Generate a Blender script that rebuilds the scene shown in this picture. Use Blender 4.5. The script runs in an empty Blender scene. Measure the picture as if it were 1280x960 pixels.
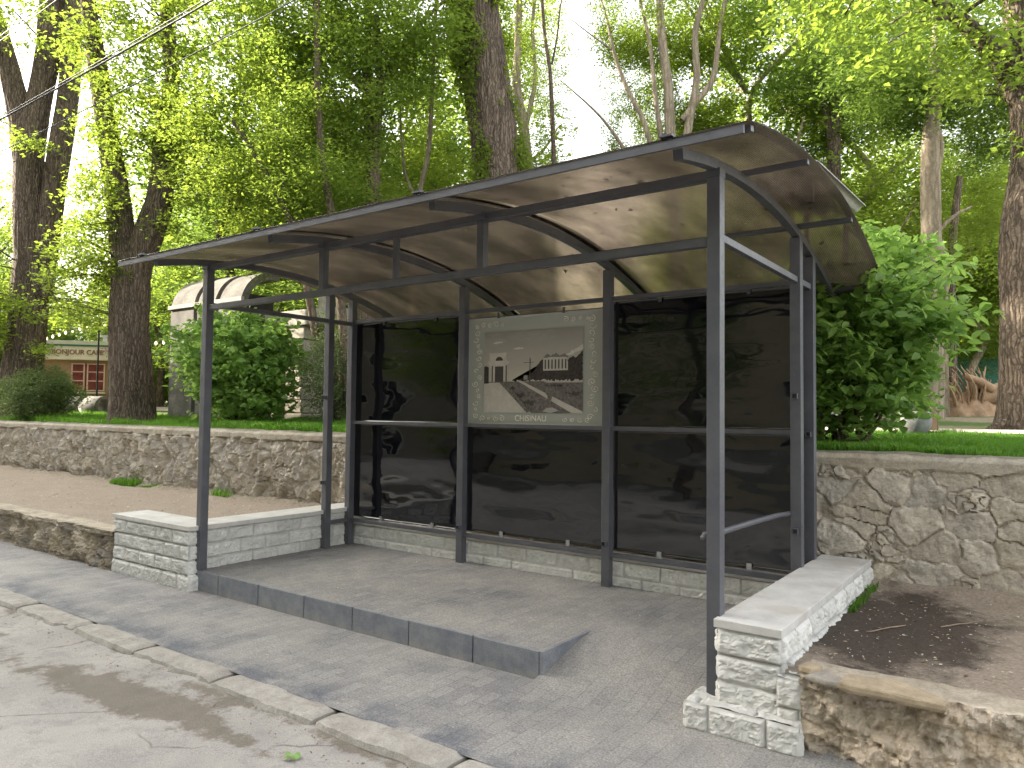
import bpy, math, random
import numpy as np
from mathutils import Vector, Matrix

rng = np.random.default_rng(11)
random.seed(5)
SC = bpy.context.scene
COL = SC.collection
R = math.radians

# ------------------------------------------------------------------ camera
CAM = np.array([1.569, -4.186, 1.6])
YAW, PITCH, ROLL, FPX = R(35.911), R(2.279), R(0.646), 927.1
Fv = np.array([-math.sin(YAW)*math.cos(PITCH), math.cos(YAW)*math.cos(PITCH), math.sin(PITCH)])
R0 = np.array([math.cos(YAW), math.sin(YAW), 0.0])
U0 = np.cross(R0, Fv)
Rv = math.cos(ROLL)*R0 + math.sin(ROLL)*U0
Uv = -math.sin(ROLL)*R0 + math.cos(ROLL)*U0
cd = bpy.data.cameras.new('camera')
cam = bpy.data.objects.new('camera', cd); COL.objects.link(cam)
cam.matrix_world = Matrix(((Rv[0], Uv[0], -Fv[0], CAM[0]), (Rv[1], Uv[1], -Fv[1], CAM[1]), (Rv[2], Uv[2], -Fv[2], CAM[2]), (0, 0, 0, 1)))
cd.sensor_width = 36; cd.lens = FPX/1280*36; cd.clip_end = 2000; cd.clip_start = .05
SC.camera = cam

def at(u, v, d):                     # a point of the place at depth d metres along the view
    return CAM + d*(Fv + Rv*(u-640)/FPX - Uv*(v-480)/FPX)

# ------------------------------------------------------------------ light
SUN_EL = R(22)
SUN_DIR = np.array([-.93, -.35]); SUN_DIR /= np.linalg.norm(SUN_DIR)
w = bpy.data.worlds.new('World'); SC.world = w; w.use_nodes = True
nt = w.node_tree; bg = nt.nodes['Background']
sky = nt.nodes.new('ShaderNodeTexSky'); sky.sky_type = 'NISHITA'; sky.sun_disc = False
sky.sun_elevation = SUN_EL; sky.sun_rotation = math.atan2(SUN_DIR[0], SUN_DIR[1]) % (2*math.pi)
sky.dust_density = 3.0; sky.air_density = 1.0
hs = nt.nodes.new('ShaderNodeHueSaturation'); hs.inputs['Saturation'].default_value = .22   # thin bright cloud whitens the sky
nt.links.new(sky.outputs[0], hs.inputs['Color']); wm = nt.nodes.new('ShaderNodeMix'); wm.data_type = 'RGBA'; wm.blend_type = 'MULTIPLY'; wm.inputs[0].default_value = 1; wm.inputs[7].default_value = (1.0, .972, .935, 1)
nt.links.new(hs.outputs[0], wm.inputs[6]); nt.links.new(wm.outputs[2], bg.inputs[0])
bg.inputs[1].default_value = 0.15
sd = bpy.data.lights.new('sun', 'SUN'); sd.energy = 3.4; sd.angle = R(.6); sd.color = (1, .90, .74)
so = bpy.data.objects.new('sun', sd); COL.objects.link(so)
dirv = Vector((SUN_DIR[0]*math.cos(SUN_EL), SUN_DIR[1]*math.cos(SUN_EL), math.sin(SUN_EL)))
so.rotation_euler = dirv.to_track_quat('Z', 'Y').to_euler()
so.location = (-30, -20, 40)
SC.view_settings.view_transform = 'Standard'; SC.view_settings.look = 'None'
SC.view_settings.gamma = 1; SC.view_settings.exposure = 2.55
SC.cycles.max_bounces = 7; SC.cycles.transparent_max_bounces = 12
SC.cycles.diffuse_bounces = 3; SC.cycles.glossy_bounces = 3; SC.cycles.transmission_bounces = 4
SC.cycles.sample_clamp_indirect = 6
SC.cycles.use_denoising = True

# ------------------------------------------------------------------ helpers
def tag(o, label=None, cat=None, group=None, kind=None):
    if label: o['label'] = label
    if cat: o['category'] = cat
    if group: o['group'] = group
    if kind: o['kind'] = kind
    return o
def empty(name, loc=(0, 0, 0)):
    o = bpy.data.objects.new(name, None); o.empty_display_size = .2
    COL.objects.link(o); o.location = loc; return o
def link(name, me, parent=None, loc=None):
    o = bpy.data.objects.new(name, me); COL.objects.link(o)
    if loc is not None: o.location = loc
    if parent is not None:
        o.parent = parent
        if loc is None: o.location = -Vector(world_loc(parent))
    return o
def world_loc(o):
    v = Vector(o.location)
    while o.parent: o = o.parent; v += o.location
    return v
def np_mesh(name, V, faces, mat, smooth=False, tint=None):
    """V (n,3); faces (m,k) array or list of them"""
    me = bpy.data.meshes.new(name)
    if isinstance(faces, np.ndarray): faces = [faces]
    faces = [f for f in faces if len(f)]
    nv = len(V); me.vertices.add(nv); me.vertices.foreach_set('co', np.ascontiguousarray(V, dtype=np.float32).ravel())
    loops = np.concatenate([f.ravel() for f in faces]).astype(np.int32)
    tot = np.concatenate([np.full(len(f), f.shape[1]) for f in faces]).astype(np.int32)
    st = np.concatenate([[0], np.cumsum(tot)[:-1]]).astype(np.int32)
    me.loops.add(len(loops)); me.loops.foreach_set('vertex_index', loops)
    me.polygons.add(len(tot)); me.polygons.foreach_set('loop_start', st); me.polygons.foreach_set('loop_total', tot)
    if tint is not None:
        a = me.color_attributes.new('tint', 'FLOAT_COLOR', 'POINT')
        t = np.ones((nv, 4), np.float32); t[:, :tint.shape[1]] = tint
        a.data.foreach_set('color', t.ravel())
    me.update(calc_edges=True); me.validate()
    if mat: me.materials.append(mat)
    me.polygons.foreach_set('use_smooth', np.full(len(tot), smooth)); me.update()
    return me

class MB:
    def __init__(s): s.v = []; s.f = []
    def add(s, vs, fs):
        b = len(s.v); s.v += [tuple(map(float, p)) for p in vs]; s.f += [tuple(i+b for i in f) for f in fs]; return s
    def box(s, x0, x1, y0, y1, z0, z1):
        return s.add([(x, y, z) for x in (x0, x1) for y in (y0, y1) for z in (z0, z1)],
                     [(0, 1, 3, 2), (4, 6, 7, 5), (0, 4, 5, 1), (2, 3, 7, 6), (0, 2, 6, 4), (1, 5, 7, 3)])
    def bar(s, a, b, wd, ht, up=(0, 0, 1)):          # rectangular bar between two points
        a, b = Vector(a), Vector(b); d = (b-a).normalized(); sx = d.cross(Vector(up)).normalized(); sz = sx.cross(d)
        P = [p + sx*i*wd/2 + sz*j*ht/2 for p in (a, b) for i, j in ((-1, -1), (1, -1), (1, 1), (-1, 1))]
        return s.add(P, [(3, 2, 1, 0), (4, 5, 6, 7), (0, 1, 5, 4), (1, 2, 6, 5), (2, 3, 7, 6), (3, 0, 4, 7)])
    def tube(s, pts, r, n=10, cap=True):
        pts = [Vector(p) for p in pts]; rs = r if isinstance(r, (list, tuple)) else [r]*len(pts)
        ref = Vector((.13, .21, 1)) if abs((pts[-1]-pts[0]).normalized().z) < .9 else Vector((1, .2, 0))
        vs = []; fs = []
        for i, p in enumerate(pts):
            d = (pts[min(i+1, len(pts)-1)]-pts[max(i-1, 0)]).normalized()
            x = d.cross(ref).normalized(); y = d.cross(x)
            for k in range(n):
                t = 2*math.pi*k/n; vs.append(p + (x*math.cos(t)+y*math.sin(t))*rs[i])
        for i in range(len(pts)-1):
            for k in range(n): fs.append((i*n+k, i*n+(k+1) % n, (i+1)*n+(k+1) % n, (i+1)*n+k))
        if cap: fs.append(tuple(range(n-1, -1, -1))); fs.append(tuple((len(pts)-1)*n+k for k in range(n)))
        return s.add(vs, fs)
    def mesh(s, name, mat, smooth=False):
        me = bpy.data.meshes.new(name); me.from_pydata(s.v, [], s.f); me.validate(); me.update()
        me.materials.append(mat)
        if smooth: me.polygons.foreach_set('use_smooth', [True]*len(me.polygons))
        return me
    def build(s, name, mat, parent=None, smooth=False, bevel=0):
        o = link(name, s.mesh(name, mat, smooth), parent)
        if bevel:
            m = o.modifiers.new('bevel', 'BEVEL'); m.width = bevel; m.segments = 2; m.limit_method = 'ANGLE'
        return o

# value noise in numpy
def _h(ix, iy, iz, seed):
    n = (ix*374761393 + iy*668265263 + iz*2147483647 + seed*974634777) & 0xffffffff
    n = ((n ^ (n >> 13))*1274126177) & 0xffffffff
    n = ((n ^ (n >> 16))*2246822519) & 0xffffffff
    return ((n ^ (n >> 15)) & 0xffffff)/float(0xffffff)
def noise(x, y, z=0, seed=0):
    x, y, z = np.broadcast_arrays(np.asarray(x, float), np.asarray(y, float), np.asarray(z, float))
    ix, iy, iz = np.floor(x).astype(np.int64), np.floor(y).astype(np.int64), np.floor(z).astype(np.int64)
    fx, fy, fz = x-ix, y-iy, z-iz
    fx, fy, fz = [f*f*(3-2*f) for f in (fx, fy, fz)]
    o = 0
    for a in (0, 1):
        for b in (0, 1):
            for c in (0, 1):
                o = o + _h(ix+a, iy+b, iz+c, seed)*(fx if a else 1-fx)*(fy if b else 1-fy)*(fz if c else 1-fz)
    return o*2-1
def fbm(x, y, z=0, oct=4, seed=0, gain=.5):
    o = 0; a = 1; t = 0
    for i in range(oct):
        o = o + a*noise(x*2**i, y*2**i, np.asarray(z)*2**i, seed+i*17); t += a; a *= gain
    return o/t
def cells(x, y, cx, cy, seed=0, jit=.85):
    """cellular pattern: F1, F2-F1 edge distance, id, offset to the seed"""
    gx, gy = x/cx, y/cy; ix, iy = np.floor(gx).astype(np.int64), np.floor(gy).astype(np.int64)
    F1 = np.full(x.shape, 9.); F2 = F1.copy(); ID = np.zeros(x.shape); DX = F1.copy(); DY = F1.copy()
    for a in (-1, 0, 1):
        for b in (-1, 0, 1):
            jx = ix+a; jy = iy+b
            sx = jx+.5+(_h(jx, jy, 0, seed)-.5)*jit; sy = jy+.5+(_h(jx, jy, 1, seed)-.5)*jit
            dx = gx-sx; dy = gy-sy; d = np.sqrt(dx*dx+dy*dy); h = _h(jx, jy, 2, seed)
            n = d < F1
            F2 = np.where(n, F1, np.minimum(F2, d)); ID = np.where(n, h, ID); DX = np.where(n, dx, DX); DY = np.where(n, dy, DY)
            F1 = np.where(n, d, F1)
    return F1, F2-F1, ID, DX, DY
def sstep(a, b, x):
    t = np.clip((x-a)/(b-a), 0, 1); return t*t*(3-2*t)
def gridfaces(nu, nv, flip=False):
    i = np.arange(nu*nv).reshape(nu, nv)
    f = np.stack([i[:-1, :-1], i[1:, :-1], i[1:, 1:], i[:-1, 1:]], -1).reshape(-1, 4)
    return f[:, ::-1] if flip else f

# ------------------------------------------------------------------ materials
class NM:
    def __init__(s, name, base=(.5, .5, .5), rough=.8, metal=0, spec=.5):
        s.m = bpy.data.materials.new(name); s.m.use_nodes = True; s.t = s.m.node_tree
        s.b = s.t.nodes['Principled BSDF']; s.out = s.t.nodes['Material Output']
        s.b.inputs['Base Color'].default_value = (*base, 1); s.b.inputs['Roughness'].default_value = rough
        s.b.inputs['Metallic'].default_value = metal; s.b.inputs['Specular IOR Level'].default_value = spec
    def n(s, t, **k):
        x = s.t.nodes.new(t)
        for a, b in k.items():
            if a in x.inputs.keys() if not a.startswith('_') else False: x.inputs[a].default_value = b
            else: setattr(x, a.lstrip('_'), b)
        return x
    def l(s, a, b): s.t.links.new(a, b)
    def pos(s, scale=(1, 1, 1), obj=False):
        g = s.n('ShaderNodeTexCoord') if obj else s.n('ShaderNodeNewGeometry')
        m = s.n('ShaderNodeMapping'); m.inputs['Scale'].default_value = scale
        s.l(g.outputs['Object' if obj else 'Position'], m.inputs[0]); return m.outputs[0]
    def noise(s, vec, scale, detail=4, rough=.6, dist=0):
        x = s.n('ShaderNodeTexNoise'); x.inputs['Scale'].default_value = scale; x.inputs['Detail'].default_value = detail
        x.inputs['Roughness'].default_value = rough; x.inputs['Distortion'].default_value = dist
        s.l(vec, x.inputs['Vector']); return x.outputs['Fac']
    def vor(s, vec, scale, feature='F1', out='Distance', rand=1):
        x = s.n('ShaderNodeTexVoronoi'); x.feature = feature; x.inputs['Scale'].default_value = scale
        x.inputs['Randomness'].default_value = rand; s.l(vec, x.inputs['Vector']); return x.outputs[out]
    def ramp(s, fac, stops):
        x = s.n('ShaderNodeValToRGB'); e = x.color_ramp.elements
        while len(e) < len(stops): e.new(.5)
        for i, (p, c) in enumerate(stops):
            e[i].position = p; e[i].color = (*c, 1) if not np.isscalar(c) else (c, c, c, 1)
        s.l(fac, x.inputs[0]); return x.outputs[0]
    def mix(s, fac, a, b, mode='MIX'):
        x = s.n('ShaderNodeMix'); x.data_type = 'RGBA'; x.blend_type = mode
        for sock, v in ((x.inputs[0], fac), (x.inputs[6], a), (x.inputs[7], b)):
            if hasattr(v, 'is_output') : s.l(v, sock)
            elif np.isscalar(v): sock.default_value = v
            else: sock.default_value = (*v, 1)
        return x.outputs[2]
    def math(s, op, a, b=0.0):
        x = s.n('ShaderNodeMath'); x.operation = op
        for sock, v in ((x.inputs[0], a), (x.inputs[1], b)):
            if hasattr(v, 'is_output'): s.l(v, sock)
            else: sock.default_value = v
        return x.outputs[0]
    def col(s, c): s.l(c, s.b.inputs['Base Color']); return s
    def bump(s, h, strength=.5, dist=.01, prev=None):
        x = s.n('ShaderNodeBump'); x.inputs['Strength'].default_value = strength; x.inputs['Distance'].default_value = dist
        s.l(h, x.inputs['Height'])
        if prev is not None: s.l(prev, x.inputs['Normal'])
        s.l(x.outputs[0], s.b.inputs['Normal']); return x.outputs[0]

def m_steel():
    m = NM('painted_steel', (.075, .08, .10), .42)
    p = m.pos(); n = m.noise(p, 6, 5); n2 = m.noise(p, 60, 3)
    m.col(m.mix(m.ramp(n, [(.4, 0), (.75, 1)]), (.082, .085, .100), (.115, .117, .130)))
    pw = m.b.inputs['Base Color'].links[0].from_socket
    m.col(m.mix(m.ramp(m.noise(p, 22, 7, .75), [(.62, 0), (.72, .55)]), pw, (.20, .19, .175)))
    m.l(m.ramp(n2, [(.3, .36), (.7, .55)]), m.b.inputs['Roughness']); m.bump(n2, .12, .002)
    return m.m
def m_zinc():
    m = NM('bright_zinc', (.55, .56, .58), .35, .8); return m.m
def m_panel():
    m = NM('dark_tinted_panel', (.007, .007, .009), .06, 0, 1.0)
    p = m.pos(); n = m.noise(p, 3, 6, .7)
    m.l(m.ramp(n, [(.35, .02), (.8, .07)]), m.b.inputs['Roughness'])
    m.col(m.mix(m.ramp(m.noise(p, 9, 6, .7), [(.5, 0), (.8, 1)]), (.004, .0045, .008), (.016, .016, .019)))
    tr = m.n('ShaderNodeBsdfTransparent'); tr.inputs[0].default_value = (.16, .13, .11, 1)
    mx = m.n('ShaderNodeMixShader'); mx.inputs[0].default_value = .08
    m.l(m.b.outputs[0], mx.inputs[1]); m.l(tr.outputs[0], mx.inputs[2]); m.l(mx.outputs[0], m.out.inputs[0])
    return m.m
def m_roofsheet():
    m = NM('bronze_multiwall_sheet', (.16, .12, .09), .22)
    p = m.pos()
    wv = m.n('ShaderNodeTexWave'); wv.wave_type = 'BANDS'; wv.bands_direction = 'X'; wv.inputs['Scale'].default_value = 22
    wv.inputs['Distortion'].default_value = .25; m.l(p, wv.inputs['Vector'])
    d = m.noise(m.pos((1, .35, 1)), 2.2, 5, .65); sp = m.noise(p, 26, 2, .5)
    lines = m.ramp(wv.outputs['Fac'], [(.15, .55), (.6, 1)])
    c = m.mix(m.ramp(d, [(.38, 0), (.62, 1)]), (.34, .305, .268), (.56, .505, .44))
    c = m.mix(1.0, c, lines, 'MULTIPLY')
    c = m.mix(m.ramp(sp, [(.74, 0), (.78, 1)]), c, (.10, .07, .05))
    tl = m.n('ShaderNodeBsdfTranslucent'); m.l(c, tl.inputs[0])
    rf = m.n('ShaderNodeBsdfRefraction'); rf.inputs['IOR'].default_value = 1.12; rf.inputs['Roughness'].default_value = .17; m.l(m.mix(1.0, c, (1.42, 1.38, 1.32), 'MULTIPLY'), rf.inputs[0])
    m.b.inputs['Base Color'].default_value = (.05, .042, .035, 1); m.bump(wv.outputs['Fac'], .25, .002)
    a = m.n('ShaderNodeMixShader'); a.inputs[0].default_value = .80; m.l(tl.outputs[0], a.inputs[1]); m.l(rf.outputs[0], a.inputs[2])
    b = m.n('ShaderNodeMixShader'); b.inputs[0].default_value = .24; m.l(a.outputs[0], b.inputs[1]); m.l(m.b.outputs[0], b.inputs[2])
    m.l(b.outputs[0], m.out.inputs[0]); return m.m
def m_rubble():
    m = NM('rubble_stone', rough=.93, spec=.25)
    a = m.n('ShaderNodeVertexColor'); a.layer_name = 'tint'
    p = m.pos(); n1 = m.noise(p, 9, 8, .68); n2 = m.noise(p, 60, 5, .7); n3 = m.noise(p, 2.2, 5, .6)
    c = m.mix(1, a.outputs[0], m.ramp(n1, [(.3, (.68, .67, .66)), (.55, (1, 1, 1)), (.75, (1.22, 1.2, 1.14))]), 'MULTIPLY')
    c = m.mix(1, c, m.ramp(n2, [(.3, .78), (.7, 1.18)]), 'MULTIPLY')
    c = m.mix(m.ramp(n3, [(.58, 0), (.8, .5)]), c, (.17, .15, .09))
    m.col(c); b1 = m.bump(n1, .6, .02); m.bump(n2, .7, .006, b1); return m.m
def m_split():
    m = NM('split_face_block', rough=.9, spec=.3)
    p = m.pos(); a = m.n('ShaderNodeVertexColor'); a.layer_name = 'tint'
    n1 = m.noise(p, 14, 7, .65); n2 = m.noise(p, 90, 4, .7); n3 = m.noise(p, 3, 4, .6)
    c = m.mix(m.ramp(n1, [(.3, 0), (.7, 1)]), (.56, .555, .54), (.74, .735, .72))
    c = m.mix(1, c, a.outputs[0], 'MULTIPLY')
    c = m.mix(m.ramp(n3, [(.55, 0), (.8, .45)]), c, (.40, .36, .29))
    m.col(c); b = m.bump(n1, .5, .012); m.bump(n2, .5, .003, b); return m.m
def m_cap():
    m = NM('smooth_cast_cap', rough=.75, spec=.3)
    p = m.pos(); n1 = m.noise(p, 5, 6, .65); n2 = m.noise(p, 120, 3, .6); n3 = m.noise(m.pos((1, 1, 3)), 2.4, 5, .6)
    c = m.mix(m.ramp(n1, [(.35, 0), (.7, 1)]), (.50, .49, .47), (.66, .65, .63))
    c = m.mix(m.ramp(n3, [(.52, 0), (.74, .55)]), c, (.42, .35, .28))
    c = m.mix(m.ramp(n2, [(.3, .25), (.42, 0)]), c, (.2, .19, .17))
    m.col(c); m.bump(n2, .25, .002); return m.m
def m_pavers(name='grey_pavers', bump=.6):
    m = NM(name, rough=.85, spec=.35)
    p = m.pos(); mp = m.n('ShaderNodeMapping'); mp.inputs['Rotation'].default_value = (0, 0, R(90))
    m.l(p, mp.inputs[0])
    br = m.n('ShaderNodeTexBrick'); br.inputs['Scale'].default_value = 1; br.inputs['Brick Width'].default_value = .2
    br.inputs['Row Height'].default_value = .1; br.inputs['Mortar Size'].default_value = .0045; br.inputs['Mortar Smooth'].default_value = .35
    br.inputs['Color1'].default_value = (.165, .168, .18, 1); br.inputs['Color2'].default_value = (.25, .248, .25, 1)
    br.inputs['Mortar'].default_value = (.125, .122, .118, 1); br.inputs['Bias'].default_value = -.1
    ds = m.noise(p, 3, 3); dv = m.n('ShaderNodeVectorMath'); dv.operation = 'MULTIPLY_ADD'
    m.l(ds, dv.inputs[0]); dv.inputs[1].default_value = (.012, .012, 0); m.l(mp.outputs[0], dv.inputs[2]); m.l(dv.outputs[0], br.inputs['Vector'])
    dust = m.noise(p, 1.1, 7, .65, .3); fine = m.noise(p, 85, 4, .8); grit = m.vor(p, 120)
    c = m.mix(m.ramp(dust, [(.36, .1), (.66, .8)]), br.outputs['Color'], (.37, .35, .32))
    # tyre-dark worn band that follows the kerb
    sx = m.n('ShaderNodeSeparateXYZ'); m.l(p, sx.inputs[0])
    yy = m.math('ADD', sx.outputs[1], m.math('MULTIPLY', m.noise(p, 1.5, 4), .5))
    band = m.math('MULTIPLY', m.ramp(m.math('MULTIPLY', m.math('ADD', yy, 1.3), .8), [(.12, 0), (.22, 1), (.36, 1), (.56, 0)]),
                  m.ramp(m.noise(p, 2.6, 6, .7), [(.42, 0), (.6, .75)]))
    c = m.mix(band, c, (.085, .095, .125))
    c = m.mix(1, c, m.ramp(fine, [(.3, .5), (.7, 1.5)]), 'MULTIPLY')
    c = m.mix(m.ramp(grit, [(.05, .45), (.12, 0)]), c, (.46, .44, .40))
    m.col(c); b = m.bump(br.outputs['Fac'], -.45*bump if bump else 0, .004); m.bump(fine, .5, .003, b)
    return m.m
def m_granite():
    m = NM('grey_stone_facing', rough=.7, spec=.4)
    p = m.pos(); n = m.noise(p, 8, 6, .7); f = m.noise(p, 150, 3, .7)
    c = m.mix(m.ramp(n, [(.35, 0), (.65, 1)]), (.16, .172, .205), (.24, .25, .27))
    sx = m.n('ShaderNodeSeparateXYZ'); m.l(p, sx.inputs[0])
    c = m.mix(1, c, m.ramp(f, [(.3, .72), (.7, 1.3)]), 'MULTIPLY')
    c = m.mix(m.math('MULTIPLY', m.ramp(m.math('MULTIPLY', m.math('ADD', sx.outputs[2], .16), 5), [(0, .7), (.35, 0)]), m.ramp(n, [(.4, .3), (.6, 1)])), c, (.30, .28, .25))
    m.col(c); m.bump(f, .3, .002); return m.m
def m_asphalt():
    m = NM('worn_pale_asphalt', rough=.92, spec=.3)
    p = m.pos(); a = m.n('ShaderNodeVertexColor'); a.layer_name = 'tint'
    n1 = m.noise(p, .9, 7, .62, .4); n2 = m.noise(p, 150, 3, .75); n3 = m.noise(p, 5, 6, .7); g = m.vor(p, 110)
    c = m.mix(m.ramp(n1, [(.38, 0), (.62, 1)]), (.30, .285, .268), (.405, .38, .355))
    c = m.mix(m.ramp(n3, [(.35, .5), (.5, 0)]), c, (.22, .215, .21))
    cr = m.vor(m.mix(.13, p, m.mix(1, m.n('ShaderNodeTexNoise').outputs['Color'], (1, 1, 1), 'MULTIPLY')), 1.1, 'DISTANCE_TO_EDGE')
    crm = m.math('MULTIPLY', m.ramp(cr, [(.0, 1), (.010, 0)]), m.ramp(m.noise(p, 1.7, 3), [(.48, 0), (.58, .75)]))
    c = m.mix(crm, c, (.09, .085, .08))
    sx = m.n('ShaderNodeSeparateXYZ'); m.l(a.outputs[0], sx.inputs[0])
    dirt = m.math('ADD', sx.outputs[0], m.math('MULTIPLY', m.math('SUBTRACT', m.noise(p, 6, 8, .7), .5), 1.3))
    c = m.mix(m.ramp(dirt, [(.48, 0), (.66, .88)]), c, m.mix(n3, (.115, .10, .082), (.22, .19, .15)))
    c = m.mix(1, c, m.ramp(n2, [(.25, .62), (.75, 1.4)]), 'MULTIPLY')
    c = m.mix(m.ramp(g, [(.06, .35), (.14, 0)]), c, (.44, .42, .39))
    m.col(c); b = m.bump(n2, .7, .004); b = m.bump(crm, -.4, .01, b); m.bump(n3, .3, .012, b); return m.m
def m_kerb():
    m = NM('old_concrete_kerb', rough=.93, spec=.25)
    p = m.pos(); n1 = m.noise(p, 10, 8, .7); n2 = m.noise(p, 110, 4, .7); n3 = m.noise(p, 2.5, 4)
    c = m.mix(m.ramp(n1, [(.35, 0), (.62, 1)]), (.29, .27, .24), (.43, .405, .37))
    c = m.mix(m.ramp(n3, [(.55, 0), (.75, .5)]), c, (.24, .215, .18))
    c = m.mix(1, c, m.ramp(n2, [(.25, .7), (.75, 1.25)]), 'MULTIPLY')
    m.col(c); b = m.bump(n1, .5, .012); m.bump(n2, .6, .004, b); return m.m
def m_dirt():
    m = NM('bare_dirt', rough=.97, spec=.15)
    p = m.pos(); a = m.n('ShaderNodeVertexColor'); a.layer_name = 'tint'
    n1 = m.noise(p, 3, 8, .7); n2 = m.noise(p, 45, 6, .75); n3 = m.noise(p, 200, 2, .6)
    sx = m.n('ShaderNodeSeparateXYZ'); m.l(a.outputs[0], sx.inputs[0])
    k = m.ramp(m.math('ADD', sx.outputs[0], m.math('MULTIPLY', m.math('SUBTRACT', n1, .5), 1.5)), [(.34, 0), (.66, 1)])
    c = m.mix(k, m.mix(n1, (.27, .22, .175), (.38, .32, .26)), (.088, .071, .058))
    gr = m.math('MULTIPLY', sx.outputs[1], m.ramp(m.noise(p, 16, 6), [(.48, 0), (.62, .7)]))
    c = m.mix(gr, c, (.09, .13, .04))
    c = m.mix(1, c, m.ramp(n2, [(.25, .55), (.75, 1.5)]), 'MULTIPLY')
    m.col(c); b = m.bump(n2, .9, .012); m.bump(n3, .6, .004, b); return m.m
def m_park():
    m = NM('park_ground', rough=.97, spec=.15)
    p = m.pos(); n1 = m.noise(p, .45, 6, .6); n2 = m.noise(p, 22, 6, .75); sx = m.n('ShaderNodeSeparateXYZ'); m.l(p, sx.inputs[0])
    far = m.ramp(m.math('MULTIPLY', sx.outputs[1], .02), [(.105, 0), (.118, 1)])
    g = m.mix(n2, (.045, .10, .016), (.10, .18, .035)); d = m.mix(n2, (.24, .19, .14), (.38, .31, .235))
    c = m.mix(m.math('MULTIPLY', far, m.ramp(n1, [(.43, .1), (.56, 1)])), g, d)
    m.col(m.mix(1, c, m.ramp(n2, [(.3, .7), (.7, 1.25)]), 'MULTIPLY')); m.bump(n2, .8, .03); return m.m
def m_bark(name, dark, light, scale=1, ridge=.7):
    m = NM(name, rough=.95, spec=.15)
    p = m.pos((1, 1, .13), obj=True); q = m.pos(obj=True)
    n1 = m.noise(p, 14*scale, 7, .68, .6); n2 = m.noise(q, 60, 5, .7); n3 = m.noise(q, 1.3, 4)
    wv = m.n('ShaderNodeTexNoise'); wv.inputs['Scale'].default_value = 5; wv.inputs['Detail'].default_value = 4; m.l(q, wv.inputs['Vector'])
    v = m.vor(m.mix(.10, m.pos((1, 1, .10), obj=True), wv.outputs['Color']), 24*scale, 'DISTANCE_TO_EDGE')
    h = m.math('ADD', m.math('MULTIPLY', n1, .6), m.math('MULTIPLY', v, 1.1))
    c = m.mix(m.ramp(h, [(.25, 0), (.6, 1)]), dark, light)
    c = m.mix(m.ramp(n3, [(.45, 0), (.75, .5)]), c, tuple(x*.6+.02 for x in dark))
    m.col(m.mix(1, c, m.ramp(n2, [(.3, .75), (.7, 1.25)]), 'MULTIPLY'))
    b = m.bump(h, ridge, .05); m.bump(n2, .4, .006, b); return m.m
def m_leaf(name, c1, c2, tc, tf=.45, rough=.5):
    m = NM(name, rough=rough, spec=.35)
    a = m.n('ShaderNodeVertexColor'); a.layer_name = 'tint'; oi = m.n('ShaderNodeObjectInfo')
    sx = m.n('ShaderNodeSeparateXYZ'); m.l(a.outputs[0], sx.inputs[0])
    k = m.math('ADD', m.math('MULTIPLY', sx.outputs[0], .7), m.math('MULTIPLY', oi.outputs['Random'], .3))
    c = m.mix(k, c1, c2); m.col(c)
    t = m.n('ShaderNodeBsdfTranslucent'); m.l(m.mix(k, tuple(x*.8 for x in tc), tuple(min(1, x*1.25) for x in tc)), t.inputs[0])
    x = m.n('ShaderNodeMixShader'); x.inputs[0].default_value = tf
    m.l(m.b.outputs[0], x.inputs[1]); m.l(t.outputs[0], x.inputs[2]); m.l(x.outputs[0], m.out.inputs[0]); return m.m
def m_plain(name, c, rough=.8, var=.2, scale=8, bump=.2, metal=0, streak=1, spec=.4):
    m = NM(name, c, rough, metal, spec)
    p = m.pos((1, 1, streak)); n = m.noise(p, scale, 6, .65); n2 = m.noise(p, scale*9, 4, .7)
    cc = m.mix(m.ramp(n, [(.3, 0), (.7, 1)]), tuple(x*(1-var) for x in c), tuple(min(1, x*(1+var)) for x in c))
    m.col(m.mix(1, cc, m.ramp(n2, [(.3, 1-var*.5), (.7, 1+var*.5)]), 'MULTIPLY')); m.bump(n2, bump, .008); return m.m
def m_emit(name, c, s):
    m = NM(name, c); m.b.inputs['Emission Color'].default_value = (*c, 1); m.b.inputs['Emission Strength'].default_value = s; return m.m

STEEL, ZINC, PANEL, SHEET = m_steel(), m_zinc(), m_panel(), m_roofsheet()
RUBBLE, SPLIT, CAP, PAVER, GRANITE = m_rubble(), m_split(), m_cap(), m_pavers(), m_granite()
ASPHALT, KERB, DIRT, PARK = m_asphalt(), m_kerb(), m_dirt(), m_park()
BARK_DARK = m_bark('furrowed_bark', (.055, .042, .034), (.25, .195, .15), 1, 1)
BARK_PALE = m_bark('smooth_pale_bark', (.19, .155, .115), (.36, .30, .225), .6, .35)
BARK_THIN = m_bark('young_bark', (.07, .055, .042), (.20, .155, .11), 1.4, .6)
LEAF = [m_leaf('leaf_fresh', (.075, .128, .022), (.165, .22, .035), (.37, .49, .06), .50),
        m_leaf('leaf_mid', (.068, .122, .026), (.14, .20, .04), (.36, .49, .065), .5),
        m_leaf('leaf_deep', (.055, .105, .028), (.11, .165, .042), (.29, .43, .07), .48)]
LEAF_BUSH = m_leaf('leaf_glossy_bush', (.11, .205, .05), (.22, .34, .095), (.42, .64, .13), .44, .5)
LEAF_HEDGE = m_leaf('leaf_small_grey_green', (.09, .125, .05), (.18, .225, .10), (.24, .33, .09), .35)
GRASSM = m_leaf('grass_blade', (.05, .14, .015), (.12, .24, .03), (.22, .46, .04), .4)
CONC = m_plain('weathered_concrete', (.42, .39, .35), .9, .22, 3, .3)
CONC_ARCH = m_plain('stained_arch_concrete', (.165, .155, .14), .9, .45, 2.2, .4)
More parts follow.
